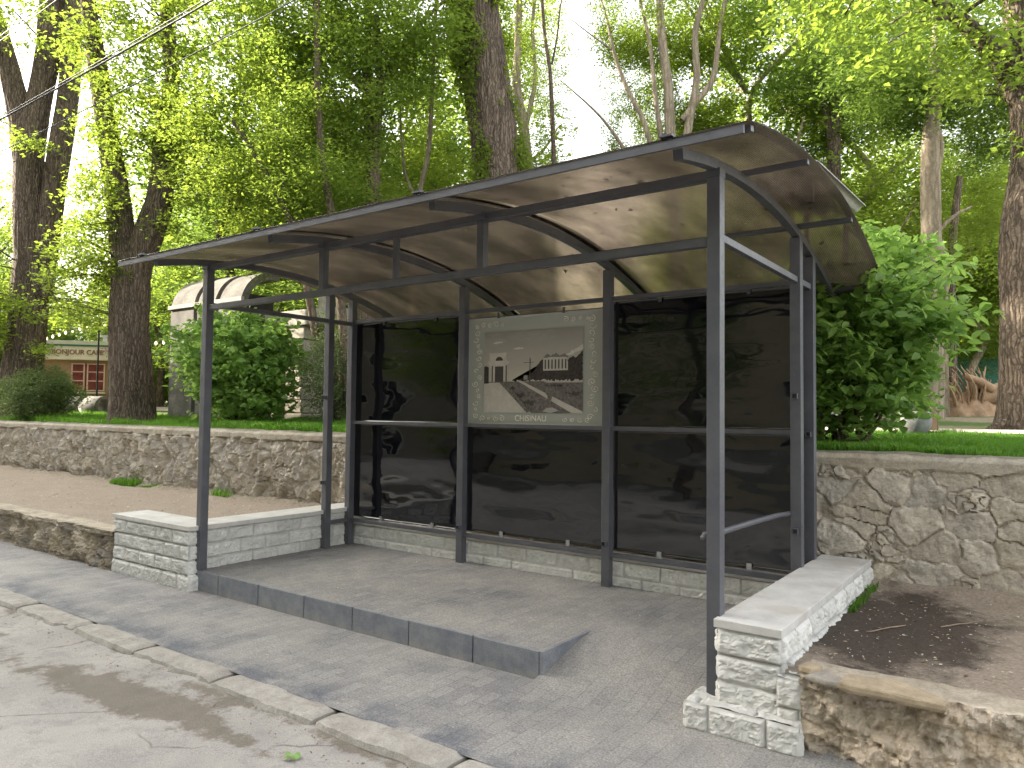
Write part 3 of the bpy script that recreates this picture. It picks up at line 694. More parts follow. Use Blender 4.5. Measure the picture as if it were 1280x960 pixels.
# bent grab rail at the near end
gr = [(-.05, 1.715-s2, .862), (-.05, 1.55, .868), (-.052, 1.40, .876), (-.06, .43, .888), (-.06, -.0, .892)]
gp = [Vector(p) for p in gr]; cs = []
for i in range(len(gp)-1):
    for t in (0, .33, .66): cs.append(gp[i].lerp(gp[i+1], t))
cs.append(gp[-1]); cs += [Vector((-.062, -.055, .890))]
part(MB().tube([(-.05, 1.675, .862), (-.05, 1.60, .8635), (-.051, 1.50, .870), (-.054, 1.38, .876), (-.062, .8, .886), (-.066, .09, .892), (-.066, .02, .892), (-.066, -.02, .892)], .019, 14), 'grab_rail', smooth=True)
tb = MB(); tb.tube([(-.095+.0, .055, .892), (-.04, .055, .892)], .026, 16); part(tb, 'rail_end', smooth=True)

# printed panel with the old street view, middle bay, upper row
a, b = bays[1]
GLAZE = NM('printed_glass', (.27, .30, .27), .18, 0, .5)
_p = GLAZE.pos(); _n = GLAZE.noise(_p, 3, 4); GLAZE.col(GLAZE.mix(_n, (.40, .425, .395), (.47, .485, .45))); GLAZE = GLAZE.m
pp = link('printed_panel', wavy_panel(a-.02, b+.03, 1.486, 2.60, YP, 4, GLAZE, amp=.0012), sh)
pp['label'] = 'pale green printed panel with old black and white street photograph'
PW, PH = b-a, 1.114; px0, pz0 = a, 1.486; YQ = YP-.007
def flat(name, polys, c, k, rough=.35, parent=pp, var=.1, scale=20):
    mb = MB(); y = YQ-.0012*k
    for P in polys:
        mb.add([(px0+u*PW, y, pz0+v*PH) for u, v in P] + [(px0+u*PW, y+.0008, pz0+v*PH) for u, v in P],
               [tuple(range(len(P)))[::1], tuple(range(2*len(P)-1, len(P)-1, -1))] + [(i, i+len(P), (i+1) % len(P)+len(P), (i+1) % len(P)) for i in range(len(P))])
    return mb.build(name, m_plain('print_'+name, c, rough, var, scale, 0), parent)
# picture area u .13-.85, v .12-.86
U0_, U1_, V0_, V1_ = .13, .85, .11, .86
def UV(u, v): return (U0_+(U1_-U0_)*u, V0_+(V1_-V0_)*v)
def poly(*p): return [UV(*q) for q in p]
def rough(*p, a=.012, seed=1):
    r = random.Random(seed); o = []
    for i in range(len(p)):
        q0, q1 = p[i], p[(i+1) % len(p)]; n = max(1, int(math.dist(q0, q1)/.014))
        for k in range(n): t = k/n; o.append(UV(q0[0]+(q1[0]-q0[0])*t+r.uniform(-a, a)*.5*(k > 0), q0[1]+(q1[1]-q0[1])*t+r.uniform(-a, a)*1.4*(k > 0)))
    return o
SKYP = NM('print_sky', rough=.35)
_t = SKYP.pos(); _sx = SKYP.n('ShaderNodeSeparateXYZ'); SKYP.l(_t, _sx.inputs[0])
_g = SKYP.ramp(SKYP.math('MULTIPLY', SKYP.math('SUBTRACT', _sx.outputs[2], 1.9), 1.6), [(0, (.56, .54, .47)), (.5, (.42, .40, .36)), (1, (.25, .24, .22))])
SKYP.col(SKYP.mix(SKYP.ramp(SKYP.noise(SKYP.pos((1, 1, 2.5)), 4, 6), [(.52, 0), (.7, .6)]), _g, (.42, .41, .38))); SKYP = SKYP.m
o = flat('picture_sky', [poly((0, .36), (1, .36), (1, 1), (0, 1))], (.3, .3, .28), 1); o.data.materials.clear(); o.data.materials.append(SKYP)
flat('picture_ground', [poly((0, 0), (1, 0), (1, .38), (0, .38))], (.16, .145, .14), 2, var=.6, scale=30)
flat('picture_walk', [poly((0, 0), (.50, 0), (.17, .37), (0, .37)), poly((.36, .385), (.40, .385), (1, .02), (1, -.0), (.90, 0)), poly((.50, .38), (1, .37), (1, .40), (.45, .41))], (.52, .50, .45), 3)
flat('picture_trees', [rough((.30, .39), (.38, .43), (.44, .44), (.50, .47), (.58, .60), (.62, .64), (.74, .66), (.86, .62), (.9, .66), (.93, .64), (1, .72), (1, .38), (.6, .39)),
                       poly((0, .36), (.05, .36), (.05, .56), (.02, .58), (0, .57)), rough((.42, .39), (.47, .39), (.47, .46), (.44, .48), (.42, .44))], (.055, .045, .045), 4, var=.6, scale=40)
flat('picture_buildings', [poly((.62, .50), (.62, .64), (.68, .66), (.84, .655), (.86, .60), (.86, .50)), poly((.06, .38), (.06, .60), (.04, .60), (.04, .63), (.06, .64), (.06, .72), (.05, .735), (.25, .74), (.24, .72), (.24, .64), (.27, .63), (.27, .60), (.25, .60), (.26, .38), (.21, .38), (.21, .57), (.12, .57), (.12, .38))], (.56, .54, .49), 5)
flat('picture_shadows', [poly((.12, .38), (.21, .38), (.21, .57), (.12, .57)), [UV(.165+.04*math.cos(t), .64+.05*math.sin(t)) for t in np.linspace(0, math.pi, 9)]]
     + [poly((.635+.033*i, .52), (.648+.033*i, .52), (.648+.033*i, .63), (.635+.033*i, .63)) for i in range(7)], (.075, .07, .07), 6)
flat('picture_columns', [poly((.085+i*.005, .38), (.098+i*.005, .38), (.098+i*.005, .58), (.085+i*.005, .58)) for i in (0, 30)] + [poly((.485, .38), (.492, .38), (.492, .66), (.485, .66)), poly((.42, .60), (.53, .605), (.53, .61), (.42, .606))], (.10, .095, .09), 7)
flat('picture_vase', [poly((.64, .02), (.74, .03), (.72, .07), (.70, .08), (.70, .14), (.72, .22), (.745, .25), (.74, .28), (.70, .29), (.69, .36), (.67, .33), (.655, .29), (.63, .28), (.635, .25), (.665, .21), (.67, .14), (.66, .07)), poly((.18, .36), (.24, .37), (.5, .02), (.46, 0))], (.16, .15, .14), 8, var=.7, scale=50)
flat('picture_clouds', [rough((.08, .86), (.16, .885), (.20, .87), (.14, .85), a=.006), rough((.80, .66), (.95, .76), (1, .80), (1, .74), (.9, .68), a=.008), rough((.3, .78), (.37, .80), (.42, .785), (.36, .77), a=.006)], (.62, .60, .54), 2)
flat('picture_beds', [rough((.20, .33), (.34, .31), (.30, .27), a=.01), rough((.30, .24), (.44, .23), (.40, .18), a=.01), rough((.36, .14), (.54, .15), (.52, .08), a=.01), rough((.62, .33), (.82, .34), (.80, .31), a=.008), rough((.80, .24), (.98, .25), (.96, .20), a=.01)], (.07, .065, .06), 3, var=.5)
flat('picture_roofline', [rough((.61, .655), (.66, .70), (.70, .675), (.74, .71), (.78, .675), (.83, .70), (.87, .65), a=.006)], (.20, .19, .18), 3)
flat('picture_path_light', [poly((.66, .36), (1, .355), (1, .375), (.62, .375))], (.5, .48, .44), 4)
flat('picture_tram', [poly((.425, .40), (.465, .40), (.465, .45), (.425, .45))], (.32, .30, .28), 6)
flat('picture_plinth', [poly((.62, .02), (.70, .0), (.78, .03), (.72, .065), (.66, .06))], (.42, .40, .38), 9)
# engraved border ornament
GOLD = m_plain('etched_line', (.82, .80, .68), .4, .2, 20, 0)
om = MB()
def curl(cx, cy, r, a0, turns, n=26, th=.003):
    pts = []
    for i in range(n):
        t = i/(n-1); a_ = a0+turns*2*math.pi*t; rr = r*(1-.8*t); pts.append((px0+(cx+rr*math.cos(a_)*.8)*PW, YQ-.0015, pz0+(cy+rr*math.sin(a_))*PH))
    om.tube(pts, .0032, 4, False)
rr_ = random.Random(3)
for cx, sx in ((.075, 1), (.915, -1)):
    for cy in np.linspace(.08, .92, 15): curl(cx+.018*rr_.uniform(-1, 1), cy, rr_.uniform(.018, .034), rr_.uniform(0, 6), rr_.choice((-1, 1))*rr_.uniform(.7, 1.5))
for cx in (.12, .17, .22, .27, .73, .78, .83, .88):
    for cy in (.93, .055): curl(cx, cy, rr_.uniform(.014, .03), rr_.uniform(0, 6), rr_.choice((-1, 1))*1.2)
om.build('border_ornament', GOLD, pp)
def text_mesh(name, s, size, mat, extrude=.001, align='CENTER', bold=0):
    cu = bpy.data.curves.new(name, 'FONT'); cu.body = s; cu.size = size; cu.align_x = align; cu.extrude = extrude; cu.offset = bold
    ob = bpy.data.objects.new(name, cu); COL.objects.link(ob); bpy.context.view_layer.update()
    me = bpy.data.meshes.new_from_object(ob.evaluated_get(bpy.context.evaluated_depsgraph_get())); me.name = name
    bpy.data.objects.remove(ob); me.materials.clear(); me.materials.append(mat); return me
t = link('place_name', text_mesh('place_name', 'CHISINAU', .085, GOLD), pp)
t.rotation_euler = (math.pi/2, 0, 0); t.location = Vector((px0+.485*PW, YQ-.002, pz0+.03*PH+.006)) - world_loc(pp)
for q in (.24, .72): MB().box(a+PW*q-.012, a+PW*q+.012, YP-.022, YP-.01, 2.585, 2.64).build('clip', STEEL, pp)

# corrugated offcut lying on the roof at the rear near end
nx, ny = 50, 16; ys = np.linspace(1.25, 2.75, nx); xs = np.linspace(-.62, .20, ny); Ys, Xs = np.meshgrid(ys, xs, indexing='ij')
CORR = m_plain('grey_fibre_sheet', (.46, .45, .43), .85, .2, 10, .3)
th = .010
nx, ny = 14, 60; xs = np.linspace(-.22, .31, ny); ys = np.linspace(1.12, 2.75, nx); Ys, Xs = np.meshgrid(ys, xs, indexing='ij')
Zs = 3.335+.045*(Ys-1.12)+.024*np.sin((Xs)*2*math.pi/.13)
P = np.stack([Xs, Ys, Zs], -1).reshape(-1, 3); Q = P+np.array([0, 0, th]); n = len(P); idx = np.arange(n).reshape(nx, ny)
rim = np.concatenate([idx[:, 0], idx[-1, 1:], idx[-2::-1, -1], idx[0, -2:0:-1]]); rim2 = np.roll(rim, -1)
cs_ = link('corrugated_sheet', np_mesh('corrugated_sheet', np.concatenate([P, Q]), [gridfaces(nx, ny), gridfaces(nx, ny, True)+n, np.stack([rim2, rim, rim+n, rim2+n], -1)], CORR, True))
tag(cs_, 'grey corrugated sheet propped up on top of the shelter roof', 'roof sheet')
# two bearers carry it
for bx_, by_, bh_ in ((-.12, 1.35, 3.325), (.2, 1.35, 3.325), (.2, 2.5, 3.375), (-.12, 2.5, 3.375)):
    MB().bar((bx_, by_, roof_z(by_)+.013), (bx_, by_, bh_), .04, .04, (1, 0, 0)).build('bearer', STEEL, cs_)
#@@PART2
# ------------------------------------------------------------------ foliage
T_RHOMB = (np.array([(0, 0, 0), (.42, -.27, .07), (1, 0, -.05), (.42, .27, .07)]), [np.array([(0, 1, 2), (0, 2, 3)])])
T_LEAF = (np.array([(0, 0, 0), (.28, -.30, .06), (.62, -.27, .04), (1, 0, -.12), (.62, .27, .04), (.28, .30, .06), (.42, 0, -.01)]),
          [np.array([(0, 1, 6), (0, 6, 5)]), np.array([(1, 2, 3, 6), (6, 3, 4, 5)])])
def leaf_geo(c, size, tpl=T_RHOMB, tilt=.55, droop=.25, r=None, tint_c=None):
    r = r or rng; N = len(c); size = np.broadcast_to(size, (N,))
    az = r.uniform(0, 2*np.pi, N); n = np.stack([r.normal(0, tilt, N), r.normal(0, tilt, N), np.ones(N)], -1); n /= np.linalg.norm(n, axis=1)[:, None]
    d = np.stack([np.cos(az), np.sin(az), -droop+r.normal(0, .3, N)], -1); d -= n*(d*n).sum(1)[:, None]; d /= np.linalg.norm(d, axis=1)[:, None]
    sd_ = np.cross(n, d); T, F = tpl
    s = size[:, None, None]*r.uniform(.7, 1.25, N)[:, None, None]
    V = c[:, None]+s*(T[None, :, 0:1]*d[:, None]+T[None, :, 1:2]*sd_[:, None]+T[None, :, 2:3]*n[:, None])
    k = len(T); offs = (np.arange(N)*k)[:, None, None]
    Fs = [(f[None]+offs).reshape(-1, f.shape[1]) for f in F]
    t = np.clip(.5+r.normal(0, .22, N) + (0 if tint_c is None else tint_c), 0, 1)
    return V.reshape(-1, 3), Fs, np.repeat(t, k)[:, None]*np.ones((1, 3))
def join_geo(gs):
    off = 0; Vs = []; Fs = {}; Ts = []
    for V, F, T in gs:
        Vs.append(V); Ts.append(T)
        for f in F: Fs.setdefault(f.shape[1], []).append(f+off)
        off += len(V)
    return np.concatenate(Vs), [np.concatenate(f) for f in Fs.values()], np.concatenate(Ts)
def clump_pts(centres, rad, per, flat=.5, r=None):
    """leaf positions in flattened clumps with frayed edges"""
    r = r or rng; M = len(centres); rad = np.broadcast_to(rad, (M,))
    idx = np.repeat(np.arange(M), per); v = r.normal(0, .48, (len(idx), 3)); v[:, 2] *= flat
    v[:, 2] -= .25*(v[:, 0]**2+v[:, 1]**2)                    # sprays droop outwards
    return centres[idx]+v*rad[idx, None], idx
def crown_geo(seed, rx, rz, ncl, per, crad, leaf, hollow=.35, tpl=T_RHOMB):
    r = np.random.default_rng(seed)
    u = r.normal(0, 1, (ncl*3, 3)); u /= np.linalg.norm(u, axis=1)[:, None]; rr = r.uniform(hollow, 1, len(u))**.6
    P = u*rr[:, None]*np.array([rx, rx, rz])
    keep = fbm(P[:, 0]*.7/rx*2.5+seed, P[:, 1]*.7/rx*2.5, P[:, 2]/rx*1.6, oct=3, seed=seed) > -.12
    P = P[keep][:ncl]
    pos, idx = clump_pts(P, crad, per, r=r); tc = r.normal(0, .16, len(P))[idx]
    return leaf_geo(pos, leaf, tpl, r=r, tint_c=tc), P
crown_cache = {}
def crown_mesh(key, mat, **k):
    kk = (key, mat.name)
    if kk not in crown_cache:
        (V, F, T), P = crown_geo(**k); me = np_mesh('crown', V, F, mat, False, T); crown_cache[kk] = (me, P)
    return crown_cache[kk]

def trunk_geo(paths, seed, segs=28, step=.12, ridge=.07, flare=0):
    """tapered limbs with a furrowed surface; paths: list of [(x,y,z,r)...]"""
    gs = []
    for pi_, pth in enumerate(paths):
        P = np.array(pth, float); seg = np.linalg.norm(np.diff(P[:, :3], axis=0), axis=1); s = np.concatenate([[0], np.cumsum(seg)])
        n = max(int(s[-1]/step), 4); t = np.linspace(0, s[-1], n)
        # smooth (Catmull-Rom like) interpolation through cosine blend of a fine linear path
        Q = np.stack([np.interp(t, s, P[:, i]) for i in range(4)], -1)
        for _ in range(max(2, int(.35/step))):
            Q[1:-1] = .25*Q[:-2]+.5*Q[1:-1]+.25*Q[2:]
        D = np.gradient(Q[:, :3], axis=0); D /= np.linalg.norm(D, axis=1)[:, None]
        ref = np.array([.05, .98, .12]); X = np.cross(D, ref); X /= np.linalg.norm(X, axis=1)[:, None]; Y = np.cross(D, X)
        sg = segs if Q[0, 3] > .12 else max(8, segs//3)
        th = np.linspace(0, 2*np.pi, sg, endpoint=False)
        TH, TT = np.meshgrid(th, t, indexing='xy')
        cx, cy = np.cos(TH), np.sin(TH)
        rd = 1+ridge*(1.2-2.4*np.abs(fbm(cx*4.2+seed+pi_, cy*4.2, TT*.55, seed=seed, oct=3))) + .10*fbm(cx*1.1+pi_, cy*1.1, TT*1.1, seed=seed+3)
        if flare and pi_ == 0: rd = rd + flare*np.exp(-TT/.28)*(.6+.5*np.cos(TH*4+seed)+.3*np.cos(TH*7))
        rad = Q[:, 3:4]*rd
        V = Q[:, None, :3]+X[:, None]*(cx*rad)[..., None]+Y[:, None]*(cy*rad)[..., None]
        i = np.arange(n*sg).reshape(n, sg); j = np.roll(i, -1, axis=1)
        F = np.stack([i[:-1], j[:-1], j[1:], i[1:]], -1).reshape(-1, 4)
        gs.append((V.reshape(-1, 3), [F[:, ::-1]], np.ones((n*sg, 3))))
    V, F, T = join_geo(gs); return V, F
def pix_path(pts, d0, jit=0):
    """pts (u, v, radius[, depth]) measured on the place at distance d0"""
    return [(*at(p[0], p[1], p[3] if len(p) > 3 else d0), p[2]) for p in pts]

def big_tree(name, label, cat, paths, sprays, mat, bark, seed, group=None, ridge=.07, flare=0, step=.07, segs=60, leafsize=.10, per=46, extra=None, crad=.42):
    base = Vector(paths[0][0][:3]); base.z -= .1
    t = empty(name, base); tag(t, label, cat, group)
    V, F = trunk_geo(paths, seed, segs=segs, step=step, ridge=ridge, flare=flare)
    TV, TF = V-np.array(base), F
    r = np.random.default_rng(seed); C = []
    for (u0, v0, u1, v1, d, dd, n) in sprays:
        uu = r.uniform(u0, u1, n*2); vv = r.uniform(v0, v1, n*2); k = fbm(uu/60, vv/45, seed=seed) > -.22
        uu, vv = uu[k][:n], vv[k][:n]
        C += [at(a_, b_, d+r.uniform(-dd, dd)) for a_, b_ in zip(uu, vv)]
    if extra is not None: C += list(extra)
    C = np.array(C); C = C[C[:, 2] > 1.9]
    pos, idx = clump_pts(C, crad, per, r=r); V, F, T = leaf_geo(pos-np.array(base), leafsize, r=r, tint_c=r.normal(0, .18, len(C))[idx])
    link('crown', np_mesh('crown', V, F, mat, False, T), t, (0, 0, 0))
    # twigs to some of the clumps
    nodes = np.concatenate([np.array(p)[:, :3] for p in paths]); mb = MB()
    for c in C[::3]:
        k = np.argmin(np.linalg.norm(nodes-c, axis=1)+.3*np.abs(nodes[:, 2]-c[2]+.4)); a_ = nodes[k]
        if np.linalg.norm(a_-c) > 3.2: continue
        mid = (a_+c)/2+np.array([0, 0, .12]); mb.tube([a_-np.array(base), mid-np.array(base), c-np.array(base)], [.028, .016, .006], 5, False)
    if mb.v: TF = TF+[np.array(mb.f)+len(TV)]; TV = np.concatenate([TV, np.array(mb.v)])
    link('trunk', np_mesh('trunk', TV, TF, bark, True), t, (0, 0, 0))
    return t

# the old trees along the wall
D1 = 18.2
big_tree('old_elm', 'big dark double-stemmed tree behind the wall, nearest the cafe hut', 'tree',
    [pix_path([(22, 548, .50), (24, 500, .44), (30, 440, .40), (36, 380, .38), (40, 340, .37), (38, 270, .33), (37, 210, .31), (34, 170, .27)], D1),
     pix_path([(48, 370, .30), (58, 300, .26), (68, 230, .24), (78, 170, .24), (87, 110, .22), (90, 50, .20), (96, -40, .17)], D1, ),
     pix_path([(37, 215, .29), (26, 150, .25), (10, 80, .22), (-8, 20, .2), (-30, -60, .16)], D1),
     pix_path([(38, 200, .26), (48, 130, .26), (62, 60, .27), (66, 0, .26), (70, -70, .2)], D1)],
    [(-60, -90, 60, 60, 17.5, 1.5, 30), (10, 165, 60, 185, 17.3, .3, 4), (-50, 290, 16, 430, 17.8, .7, 36), (20, 330, 56, 440, 17.1, .3, 5), (-40, 290, 70, 400, 19.4, .6, 26), (-40, -160, 220, -40, 18, 2, 60), (-70, 60, 26, 290, 21.5, 1.0, 34), (60, -40, 125, 95, 19.5, .8, 26), (66, 275, 150, 405, 21, .8, 60)], LEAF[0], BARK_DARK, 3, ridge=.09, flare=.25, per=90, crad=.38, leafsize=.105)
D2 = 14.9
big_tree('old_elm', 'thick furrowed forked tree with yellow-green shoots beside the shelter roof', 'tree',
    [pix_path([(165, 545, .44), (165, 515, .40), (163, 470, .365), (161, 410, .345), (163, 350, .335), (166, 318, .34)], D2),
     pix_path([(160, 340, .25), (152, 290, .24), (148, 250, .22), (140, 200, .20), (132, 150, .18), (122, 80, .16), (112, 20, .14), (104, -50, .12)], D2),
     pix_path([(168, 335, .28), (185, 295, .27), (199, 255, .25), (204, 215, .21), (203, 180, .18), (212, 130, .15), (216, 90, .13), (208, 30, .13), (212, -40, .11)], D2, )],
    [(85, -30, 240, 110, 14.6, 1.0, 66), (100, 110, 245, 235, 14.6, .8, 60), (95, 215, 145, 330, 14.6, .7, 30), (60, 290, 142, 385, 14.8, .5, 34), (205, 150, 260, 300, 14.6, .8, 24), (60, -150, 300, -30, 15, 1.5, 60), (60, 375, 122, 405, 14.8, .4, 4)],
    LEAF[0], BARK_DARK, 5, ridge=.09, flare=.35, leafsize=.098, per=85, crad=.40)
D3 = 13.6
big_tree('ivy_clad_tree', 'massive dark trunk wrapped in climbing ivy behind the middle of the roof', 'tree',
    [pix_path([(690, 560, .56), (672, 440, .52), (650, 320, .48), (632, 250, .45), (620, 190, .41), (610, 120, .40), (598, 50, .42), (590, -20, .42), (586, -90, .4)], D3)],
    [(540, -160, 680, -40, 13.6, 2, 50)], LEAF[1], BARK_DARK, 8, ridge=.09)
iv = [o for o in bpy.data.objects if o.name.startswith('ivy_clad_tree')][0]
# ivy hugging that trunk
r_ = np.random.default_rng(4); pth = np.array(pix_path([(690, 560, .56), (672, 440, .52), (650, 320, .48), (632, 250, .45), (620, 190, .41), (610, 120, .40), (598, 50, .42), (590, -20, .42)], D3))
tt = r_.uniform(0, 7, 26000); c0 = np.stack([np.interp(tt, np.arange(8), pth[:, i]) for i in range(4)], -1); aa = r_.uniform(0, 2*np.pi, len(tt))
keep = (fbm(np.cos(aa)*2, np.sin(aa)*2, c0[:, 2]*1.3, seed=9) > .02)
c0 = c0[keep]; aa = aa[keep]; Pv = c0[:, :3]+np.stack([np.cos(aa), np.sin(aa), 0*aa], -1)*(c0[:, 3:4]*r_.uniform(1.05, 1.45, len(aa))[:, None])
V, F, T = leaf_geo(Pv, .085, tilt=1.1, r=r_); link('ivy', np_mesh('ivy', V-np.array(world_loc(iv)), F, LEAF[0], False, T), iv, (0, 0, 0))
D6 = 9.3
big_tree('roadside_tree', 'stout bark-scarred tree rising at the right edge above the lawn', 'tree',
    [pix_path([(1290, 552, .36), (1286, 520, .30), (1281, 470, .255), (1278, 400, .24), (1277, 330, .25), (1280, 270, .235), (1288, 200, .20), (1285, 120, .19), (1276, 50, .18), (1270, -40, .16)], D6),
     pix_path([(1284, 515, .14), (1262, 530, .11), (1240, 538, .07), (1228, 543, .03)], D6),
     pix_path([(1280, 140, .09), (1230, 60, .07), (1180, 10, .05), (1120, -30, .03)], D6),
     pix_path([(1282, 90, .09), (1200, 20, .06), (1100, -40, .05), (1000, -70, .03)], 9.0)],
    [(1060, -60, 1290, 95, 8.8, .8, 60), (960, -60, 1100, 50, 9.4, .8, 26), (1150, 60, 1300, 130, 9.4, .8, 16), (1000, -160, 1400, -50, 9, 2, 60), (1250, 130, 1330, 190, 9.3, .6, 5)], LEAF[1], BARK_DARK, 12, ridge=.06, flare=.4, leafsize=.105, per=40, crad=.34)

# slender trees: (name, label, depth, bark, paths, crowns [(u, v, depth, scale)], leaf)
CR_A = dict(seed=1, rx=1.9, rz=2.6, ncl=230, per=46, crad=.48, leaf=.115)
CR_B = dict(seed=2, rx=2.1, rz=2.1, ncl=210, per=46, crad=.50, leaf=.12)
CR_C = dict(seed=3, rx=1.5, rz=3.2, ncl=200, per=46, crad=.45, leaf=.11)
CR_T = dict(seed=4, rx=1.6, rz=2.0, ncl=80, per=30, crad=.42, leaf=.11)
CRS = [('A', CR_A), ('B', CR_B), ('C', CR_C), ('T', CR_T)]
def add_crown(t, kind, mat, loc, scale, rot):
    me, P = crown_mesh(CRS[kind][0], mat, **CRS[kind][1]); o = bpy.data.objects.new('crown', me); COL.objects.link(o); o.parent = t
    o.location = Vector(loc)-world_loc(t); o.scale = (scale,)*3 if np.isscalar(scale) else scale; o.rotation_euler = (0, 0, rot); return o
def slim_tree(name, label, paths, d, crowns, mat, bark, seed, group=None, cat='tree'):
    pp_ = [pix_path(p, d) for p in paths]; base = Vector(pp_[0][0][:3]); t = empty(name, base); tag(t, label, cat, group)
    V, F = trunk_geo(pp_, seed, segs=22, step=.16, ridge=.05)
    link('trunk', np_mesh('trunk', V-np.array(base), F, bark, True), t, (0, 0, 0))
    rr = random.Random(seed)
    for (u, v, dd, sc, kd) in crowns: add_crown(t, kd, mat, at(u, v, dd), sc, rr.uniform(0, 6.28))
    return t
slim_tree('young_maple', 'slim twin-stemmed dark tree with a side branch reaching right', [[(455, 520, .17), (458, 380, .15), (462, 300, .14), (468, 230, .13), (464, 190, .11)], [(464, 195, .08), (458, 120, .07), (460, 50, .06), (463, -40, .05)], [(468, 235, .09), (471, 160, .08), (476, 100, .07), (470, 20, .06)], [(475, 110, .05), (505, 50, .04), (545, 10, .03), (580, -20, .02)]], 13,
          [(455, 70, 13.2, .72, 0), (500, -30, 13, .8, 0), (420, 210, 13.4, .6, 1)], LEAF[1], BARK_THIN, 31)
slim_tree('young_maple', 'thin straight sapling rising above the left half of the roof', [[(440, 520, .08), (428, 400, .075), (418, 290, .07), (402, 200, .06), (397, 110, .055), (396, 0, .045), (398, -60, .04)]], 12.2,
          [(385, 60, 12.4, .62, 2), (400, 200, 12.6, .55, 1), (360, -40, 13, .8, 0)], LEAF[1], BARK_THIN, 32)
slim_tree('young_maple', 'leaning sapling with bare lower branches left of the twin-stemmed tree', [[(395, 420, .07), (372, 290, .06), (340, 230, .05), (312, 180, .045), (290, 150, .03)], [(355, 250, .03), (352, 200, .025), (345, 150, .02)]], 12.6,
          [(300, 160, 13.2, .66, 1), (340, 260, 13.4, .5, 0), (280, 30, 14, .8, 2)], LEAF[0], BARK_THIN, 33)
slim_tree('young_maple', 'thin pink-barked sapling in sun just left of the ivy-clad trunk', [[(516, 450, .06), (518, 330, .055), (522, 250, .05), (536, 190, .045), (540, 120, .04), (543, 40, .035), (548, -40, .03)], [(520, 245, .03), (506, 225, .028), (500, 150, .022), (503, 90, .015)]], 14,
          [(530, 110, 15, .55, 3), (500, 60, 15.5, .6, 3), (540, 230, 15, .5, 1)], LEAF[0], BARK_PALE, 34)
slim_tree('pale_ash', 'pale slender ash between the ivy-clad trunk and the sky gap', [[(668, 420, .15), (664, 300, .14), (660, 220, .13), (655, 160, .12), (645, 110, .10), (648, 40, .08), (650, -40, .06)], [(656, 165, .06), (670, 100, .05), (665, 30, .04), (672, -30, .03)]], 17,
          [(648, 60, 17.5, .66, 3), (655, 170, 18, .5, 0), (668, 110, 18.5, .4, 3), (640, 0, 18, .7, 0)], LEAF[0], BARK_PALE, 35)
slim_tree('pale_ash', 'very thin wavy sapling at the left rim of the sky gap', [[(694, 420, .05), (693, 230, .05), (691, 160, .045), (688, 90, .04), (680, 40, .035), (676, -30, .03)], [(690, 80, .02), (698, 40, .018), (700, 0, .014), (712, -25, .01)]], 14.5,
          [(684, 60, 15, .4, 3), (688, 160, 15, .38, 3), (690, 110, 15.5, .3, 3)], LEAF[0], BARK_THIN, 36)
slim_tree('branching_ash', 'open multi-stemmed pale tree behind the highest part of the roof', [[(850, 420, .15), (845, 260, .14), (838, 170, .11), (836, 110, .10), (828, 60, .09), (824, 0, .07), (826, -60, .05)], [(848, 250, .1), (860, 160, .09), (872, 100, .08), (868, 40, .07), (885, -20, .05)],
          [(846, 270, .08), (825, 165, .06), (818, 110, .05), (812, 50, .04), (800, 0, .03)], [(840, 280, .06), (805, 150, .055), (785, 115, .05), (768, 70, .04), (758, 20, .025), (745, -20, .015)], [(835, 290, .045), (780, 185, .04), (755, 150, .03), (735, 130, .02), (700, 100, .01)], [(765, 62, .02), (740, 45, .015), (715, 25, .01)], [(852, 150, .06), (893, 100, .06), (900, 30, .05), (915, -40, .04)]], 16,
          [(790, 20, 16.5, .5, 0), (800, 100, 17, .5, 3), (795, 165, 17, .42, 0), (765, 100, 16.5, .28, 3), (840, 20, 17, .6, 1), (835, 130, 18, .5, 0), (870, 110, 17.5, .5, 0), (900, 20, 17, .66, 1), (770, 40, 17, .34, 3), (885, 180, 18, .45, 1)], LEAF[0], BARK_PALE, 37)
slim_tree('roadside_tree', 'dark leafy tree with reddish trunk just right of the roof peak', [[(1044, 420, .17), (1043, 300, .16), (1042, 200, .14), (1044, 140, .12), (1050, 80, .10), (1046, 0, .08)], [(1043, 200, .08), (1030, 130, .07), (1020, 70, .06), (985, 0, .04)]], 17,
          [(990, 40, 17, .9, 1), (1050, 110, 17.4, .62, 0), (1000, 150, 18, .55, 1), (1090, 40, 17.2, .8, 0)], LEAF[2], BARK_DARK, 38)
slim_tree('pale_trunk_tree', 'tall straight pale-barked tree rising behind the flowering bush', [[(1168, 600, .18), (1167, 520, .165), (1166, 430, .158), (1165, 330, .15), (1163, 230, .145), (1163, 170, .13), (1168, 120, .11), (1170, 60, .09), (1176, -40, .07)], [(1164, 235, .05), (1176, 200, .05), (1177, 165, .045), (1166, 150, .04), (1163, 120, .03)], [(1172, 290, .04), (1190, 265, .025), (1215, 258, .015)]], 12.5,
          [(1130, 30, 12.6, .75, 0), (1190, 70, 13, .7, 1), (1110, 110, 13, .4, 1), (1235, 120, 13.4, .55, 0)], LEAF[2], BARK_PALE, 39)
slim_tree('dark_stem_tree', 'thin dark trunk standing close behind the pale-barked tree', [[(1192, 580, .11), (1190, 460, .10), (1188, 350, .09), (1192, 280, .08), (1200, 220, .06)]], 16,
          [(1205, 250, 17, .55, 1), (1230, 190, 18, .6, 0)], LEAF[0], BARK_DARK, 40)
slim_tree('dark_stem_tree', 'thin tan stem leaning against the pale-barked tree', [[(1184, 560, .06), (1181, 440, .055), (1182, 340, .05), (1176, 300, .045)]], 14,
          [(1180, 300, 15.5, .3, 3)], LEAF[0], BARK_PALE, 41)

